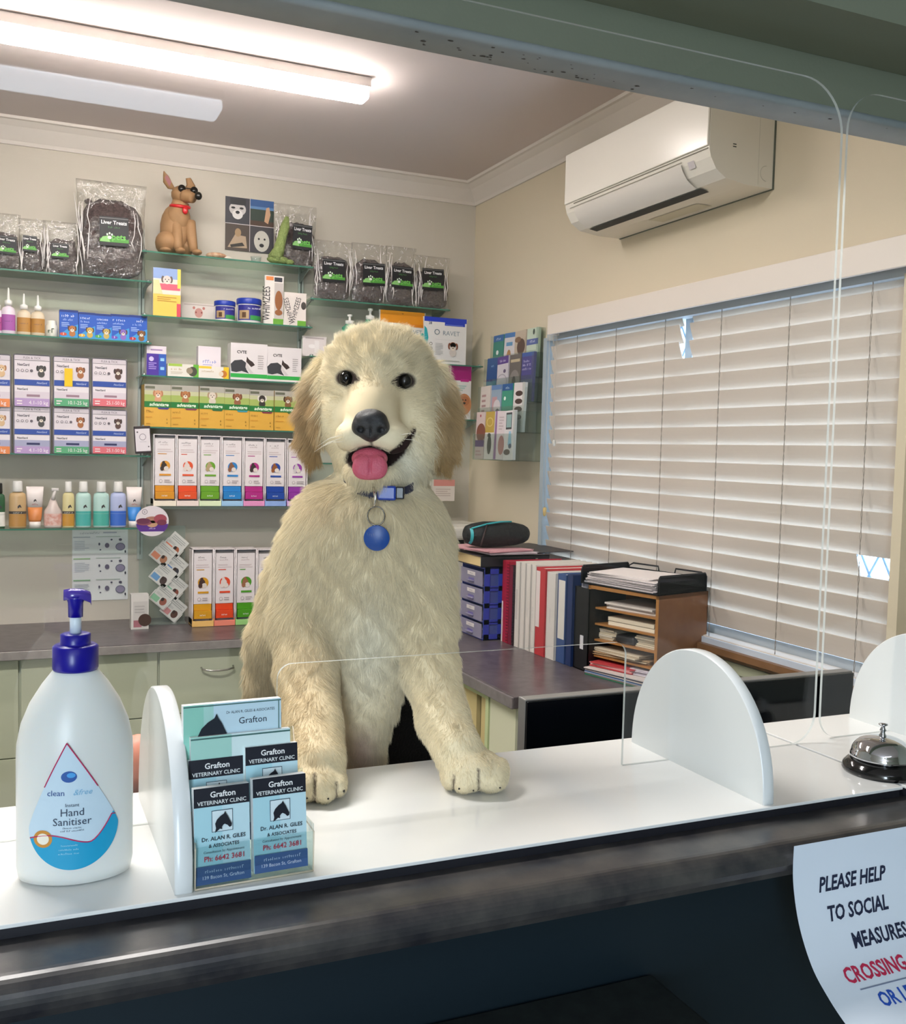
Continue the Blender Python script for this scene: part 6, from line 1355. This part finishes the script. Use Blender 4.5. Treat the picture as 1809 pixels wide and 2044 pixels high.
# --- fur
def make_fur(N):
    tri = np.concatenate([Qd[:, [0, 1, 2]], Qd[:, [0, 2, 3]]]); a, b, c = Vc[tri[:, 0]], Vc[tri[:, 1]], Vc[tri[:, 2]]
    nr = np.cross(b-a, c-a); ar = np.linalg.norm(nr, axis=1)/2
    cen = (a+b+c)/3; wgt = ar*np.where(cen[:, 2] < .16, 1, .6); wgt *= np.where(cen[:, 1] > .02, 1.5, 1)
    rs = np.random.RandomState(5); pick = rs.choice(len(tri), N, p=wgt/wgt.sum()); u = rs.rand(N, 1); v = rs.rand(N, 1); f = u+v > 1; u = np.where(f, 1-u, u); v = np.where(f, 1-v, v)
    p = a[pick]+(b-a)[pick]*u+(c-a)[pick]*v
    n = fd.grad(p); x, y = to_px(p); w = p[:, 2]
    L = np.full(N, .013)
    head = (y < 965)&(w < .16)&(x > 560)&(x < 950); ear = ((x < 643)|(x > 866))&(y > 715)&(y < 955)
    rnose = np.hypot(x-741, y-848)
    L = np.where(head, np.interp(rnose, [0, 45, 90, 140, 190], [.0018, .0022, .004, .010, .016]), L)
    L = np.where(ear, np.interp(y, [715, 790, 900, 950], [.014, .018, .014, .009]), L)
    L = np.where((y > 955)&(y < 1200)&~ear, .015, L)
    leg = (y > 1230)&(w < .05); L = np.where(leg, np.interp(y, [1230, 1350, 1520, 1580], [.012, .008, .005, .0035]), L)
    comb = np.zeros((N, 3)); comb[:, 1] = -1
    hx = (x-741)/np.maximum(rnose, 1); hy = -(y-848)/np.maximum(rnose, 1)
    hc = np.stack([hx, hy-.25, np.full(N, .5)], 1)
    mh = (head & ~ear)[:, None]; comb = np.where(mh, hc, comb)
    ca = np.stack([np.where(x < 757, -.55, .55), np.full(N, -1.0), np.zeros(N)], 1); comb = np.where(ear[:, None], ca, comb)
    chest = np.stack([(x-740)/160*.5, np.full(N, -1.0), np.zeros(N)], 1); comb = np.where(((~head)&(y < 1230))[:, None], chest, comb)
    for k, (sx, sy) in enumerate(((60, 75), (135, 110), (240, 210))):
        ph = p[:, 0]*sx+np.sin(p[:, 1]*sy+k)*2.1+p[:, 2]*50; q = p[:, 1]*sy*.8+np.cos(p[:, 0]*sx*1.3)*1.7
        comb[:, 0] += np.sin(ph)*.28; comb[:, 1] += np.sin(q)*.12; comb[:, 2] += np.cos(ph+q)*.15
    comb += rs.randn(N, 3)*.10
    comb -= n*(comb*n).sum(1, keepdims=True); comb /= np.linalg.norm(comb, axis=1, keepdims=True)+1e-6
    lift = np.where(head & (rnose < 75), .22, .42)[:, None]*(.7+.6*rs.rand(N, 1))
    lift = np.where(((y < 715)|(ear))[:, None], lift*1.5, lift)
    d0 = n*lift+comb*.85; d0 /= np.linalg.norm(d0, axis=1, keepdims=True)
    L = L*(.65+.6*rs.rand(N))*(1+.25*np.sin(p[:, 0]*190+p[:, 1]*160))
    ok = np.ones(N, bool)
    for (ex, ey) in EYES: ok &= ~((np.hypot((x-ex)/21, (y-ey)/16) < 1)&(w < .05))
    ok &= ~((np.hypot((x-740)/35, (y-846)/31) < 1)&(w < 0))
    ok &= ~((np.hypot((x-738)/45, (y-917)/24) < 1)&(w < .03))
    ok &= ~((polyd(x, y, SL_) < np.interp(y, [858, 918], [3.5, 12]))&(w < .03))
    Wz = to_world(p)
    ok &= ~((Wz[:, 2] < ZP+.0025)&(Wz[:, 1] < 1.27)); ok &= ~((Wz[:, 1] > 1.25)&(Wz[:, 1] < 1.285)&(Wz[:, 2] < ZP+.0)); 
    ok &= ~((Wz[:, 2] < .84))
    for gp in ([(629, 1548), (628, 1602)], [(671, 1565), (672, 1594)], [(955, 1540), (957, 1582)], [(907, 1550), (904, 1580)]):
        ok &= ~((polyd(x, y, np.array(gp, float)) < 1.8)&(w < -.05))
    p, n, comb, d0, L = p[ok], n[ok], comb[ok], d0[ok], L[ok]; M_ = len(p); K = 5
    pts = np.zeros((M_, K, 3))
    droop = np.array([0, -1, 0])
    for k in range(K):
        t = k/(K-1); pts[:, k] = p-n*.0006+L[:, None]*(d0*t+comb*.25*t*t+droop*.12*t*t)
    C = coat(p); C = C*(.80+.32*np.random.RandomState(9).rand(M_, 1))
    P_ = to_world(pts.reshape(-1, 3))
    below = (P_[:, 2] < ZP+.0008)&(P_[:, 1] < 1.275); P_[below, 2] = ZP+.0008
    hc = bpy.data.hair_curves.new('fur'); hc.add_curves([K]*M_)
    hc.attributes['position'].data.foreach_set('vector', (P_-np.array(pup_base)).astype(np.float32).ravel()) if 'position' in hc.attributes else hc.points.foreach_set('position', (P_-np.array(pup_base)).astype(np.float32).ravel())
    rad = np.tile(np.array([1, .95, .8, .55, .15])*.00019, M_).astype(np.float32)
    ra = hc.attributes.get('radius') or hc.attributes.new('radius', 'FLOAT', 'POINT'); ra.data.foreach_set('value', rad)
    a_ = hc.attributes.new('coat', 'FLOAT_COLOR', 'POINT'); q = np.ones((M_*K, 4), np.float32); q[:, :3] = np.repeat(C, K, 0); a_.data.foreach_set('color', q.ravel())
    hc.materials.append(coat_mat('puppy_fur', .55, True))
    o = bpy.data.objects.new('fur', hc); col.objects.link(o); o.parent = pup
    o['kind'] = 'stuff'
    return o
make_fur(230000)
# --- eyes, nose, tongue
for (ex, ey), wv in zip(EYES, ew):
    q = MB(); c = cc(ex, ey, wv+.006); cw = to_world(c[None])[0]-np.array(pup_base); q.ell(tuple(cw), (.0106,)*3, M('050303', .10, spec=.45), 24); q.build('eye', pup)
ff = Field((-.16, .03, -.16), (-.06, .16, .05), .0012)
nw = HW-.125
ff.ell(740, 840, nw+.004, 34, 24, .016, .004); ff.ell(726, 854, nw+.006, 22, 18, .013, .005); ff.ell(754, 854, nw+.006, 22, 18, .013, .005); ff.ell(740, 864, nw+.007, 20, 18, .012, .006); ff.ell(717, 852, nw+.006, 14, 15, .012, .004); ff.ell(763, 852, nw+.006, 14, 15, .012, .004)
ff.ell(719, 858, nw-.008, 8, 7, .008, .003, True); ff.ell(762, 858, nw-.008, 8, 7, .008, .003, True); ff.ell(740, 868, nw-.008, 1.5, 14, .005, .002, True)
V_, Q_ = ff.mesh(); np_mesh('nose', to_world(V_), Q_, M('15161C', .32, bump=.3, bscale=900, spec=.6), pup)
ff = Field((-.17, -.02, -.14), (-.05, .10, .08), .0013); tw = HW-.108
ff.ell(738, 915, tw+.014, 36, 22, .014, .004); ff.ell(722, 933, tw+.0, 19, 23, .007, .006); ff.ell(755, 933, tw+.0, 19, 23, .007, .006); ff.ell(738, 936, tw+.0, 24, 22, .008, .006); ff.ell(738, 925, tw-.012, 1.8, 26, .007, .004, True)
V_, Q_ = ff.mesh(); np_mesh('tongue', to_world(V_), Q_, M('C4586E', .35, sub=.2, bump=.25, bscale=500), pup)
# claws
CL = M('1E1816', .4)
for i, (px, py) in enumerate([(613, 1594), (655, 1595), (686, 1580), (917, 1575), (945, 1578), (998, 1573)]):
    w_ = next((fd.surf(px, py-dy) for dy in (0, 3, 6, 9, 12) if fd.surf(px, py-dy) is not None), -.17)
    b = to_world(cc(px, py, w_-.0035)[None])[0]-np.array(pup_base); a = to_world(cc(px, py, w_+.006)[None])[0]-np.array(pup_base)
    q = MB(); q.tube([tuple(a), tuple((a+b)/2+np.array([0, 0, .001])), tuple(b)], [.0022, .0018, .0006], CL, 8); q.build('claw', pup)
# whiskers
q = MB()
for (x0, y0, x1, y1) in ((684, 868, 632, 892), (682, 875, 628, 902), (686, 882, 640, 893), (800, 868, 838, 872), (804, 876, 846, 890)):
    w0 = fd.surf(x0, y0) or -.02
    P0, P1, P2 = cc(x0, y0, w0), cc((x0+x1)/2, (y0+y1)/2-5, w0-.004), cc(x1, y1, w0+.004)
    q.tube([tuple(v-np.array(pup_base)) for v in to_world(np.array([P0, P1, P2]))], [.0003, .00025, .0001], M('F2EEE2', .4), 4)
q.build('whiskers', pup)
# collar with buckle, clip, ring and blue tag
NV = M('141A3C', .6)
def fr_pt(px, py, off): w_ = fd.surf(px, py) or .0; return to_world(cc(px, py, w_+off)[None])[0]-np.array(pup_base)
loop = [fr_pt(px, py, -.0045) for px, py in ((688, 957), (704, 970), (722, 980), (745, 988), (770, 991), (795, 988), (812, 982), (824, 974))]
for k in range(1, 12):
    a = -PI*.08+PI*1.16*k/12; q_ = sc_(.115); c_ = cc(757, 950, .115)
    loop.append(to_world((c_+np.array([86*q_*math.cos(a), 0, .068*math.sin(a)]))[None])[0]-np.array(pup_base))
q = MB(); rings = []; nl = len(loop); ctr = sum(loop)/nl
for i_ in range(nl+1):
    p = loop[i_ % nl]; o_ = p-ctr; o_[2] = 0; o_ /= np.linalg.norm(o_)
    rings.append([tuple(p+o_*a+np.array([0, 0, b])) for a, b in ((-.001, -.008), (.0015, -.008), (.0015, .008), (-.001, .008))])
q.loft(rings, NV, False, True, False); colr_o = q.build('collar', pup)
q = MB(); a = fr_pt(772, 984, -.014); T = Matrix.Translation(Vector(a)) @ Matrix.Rotation(-_yaw, 4, 'Z')
q.box((0, 0, 0), (.026, .008, .020), M('1B3FA0', .3), .003, T=T); q.box((.018, .001, .0005), (.012, .007, .017), M('20242C', .3), .002, T=T); q.build('buckle', colr_o)
q = MB(); a0, a1 = fr_pt(745, 972, -.014), fr_pt(747, 1012, -.014)
q.tube([tuple(a0), tuple((a0+a1)/2+np.array([.002, -.002, 0])), tuple(a1)], [.0018, .0022, .0014], M('D8D4CC', .2, metal=.9), 8); q.build('clip', colr_o)
cR = fr_pt(751, 1030, -.014); R_ = .0115; Xv = np.array([math.cos(_yaw), -math.sin(_yaw), 0])
q = MB(); q.tube([tuple(cR+Xv*R_*math.cos(t)+np.array([0, 0, R_*1.1*math.sin(t)])) for t in np.linspace(0, 2*PI, 25)[:-1]], .0009, M('6A6660', .2, metal=1), 6, True); q.build('ring', colr_o)
cT = fr_pt(752, 1074, -.011); cT[1] = min(cT[1], cR[1]+.004); q = MB(); T = Matrix.Translation(Vector(cT)) @ Matrix.Rotation(-_yaw, 4, 'Z') @ Matrix.Rotation(math.radians(4), 4, 'X') @ Matrix.Rotation(PI/2, 4, 'X')
q.lathe([(.0168, -.0008), (.0174, -.0004), (.0174, .0004), (.0168, .0008)], M('08428F', .35, spec=.5), 40, T=T)
q.tube([tuple(cT+np.array([0, -.001, .0145])+Xv*.0025*math.cos(t)+np.array([0, 0, .0025*math.sin(t)])) for t in np.linspace(0, 2*PI, 13)[:-1]], .0006, M('8A98A8', .2, metal=1), 5, True); q.build('tag', colr_o)
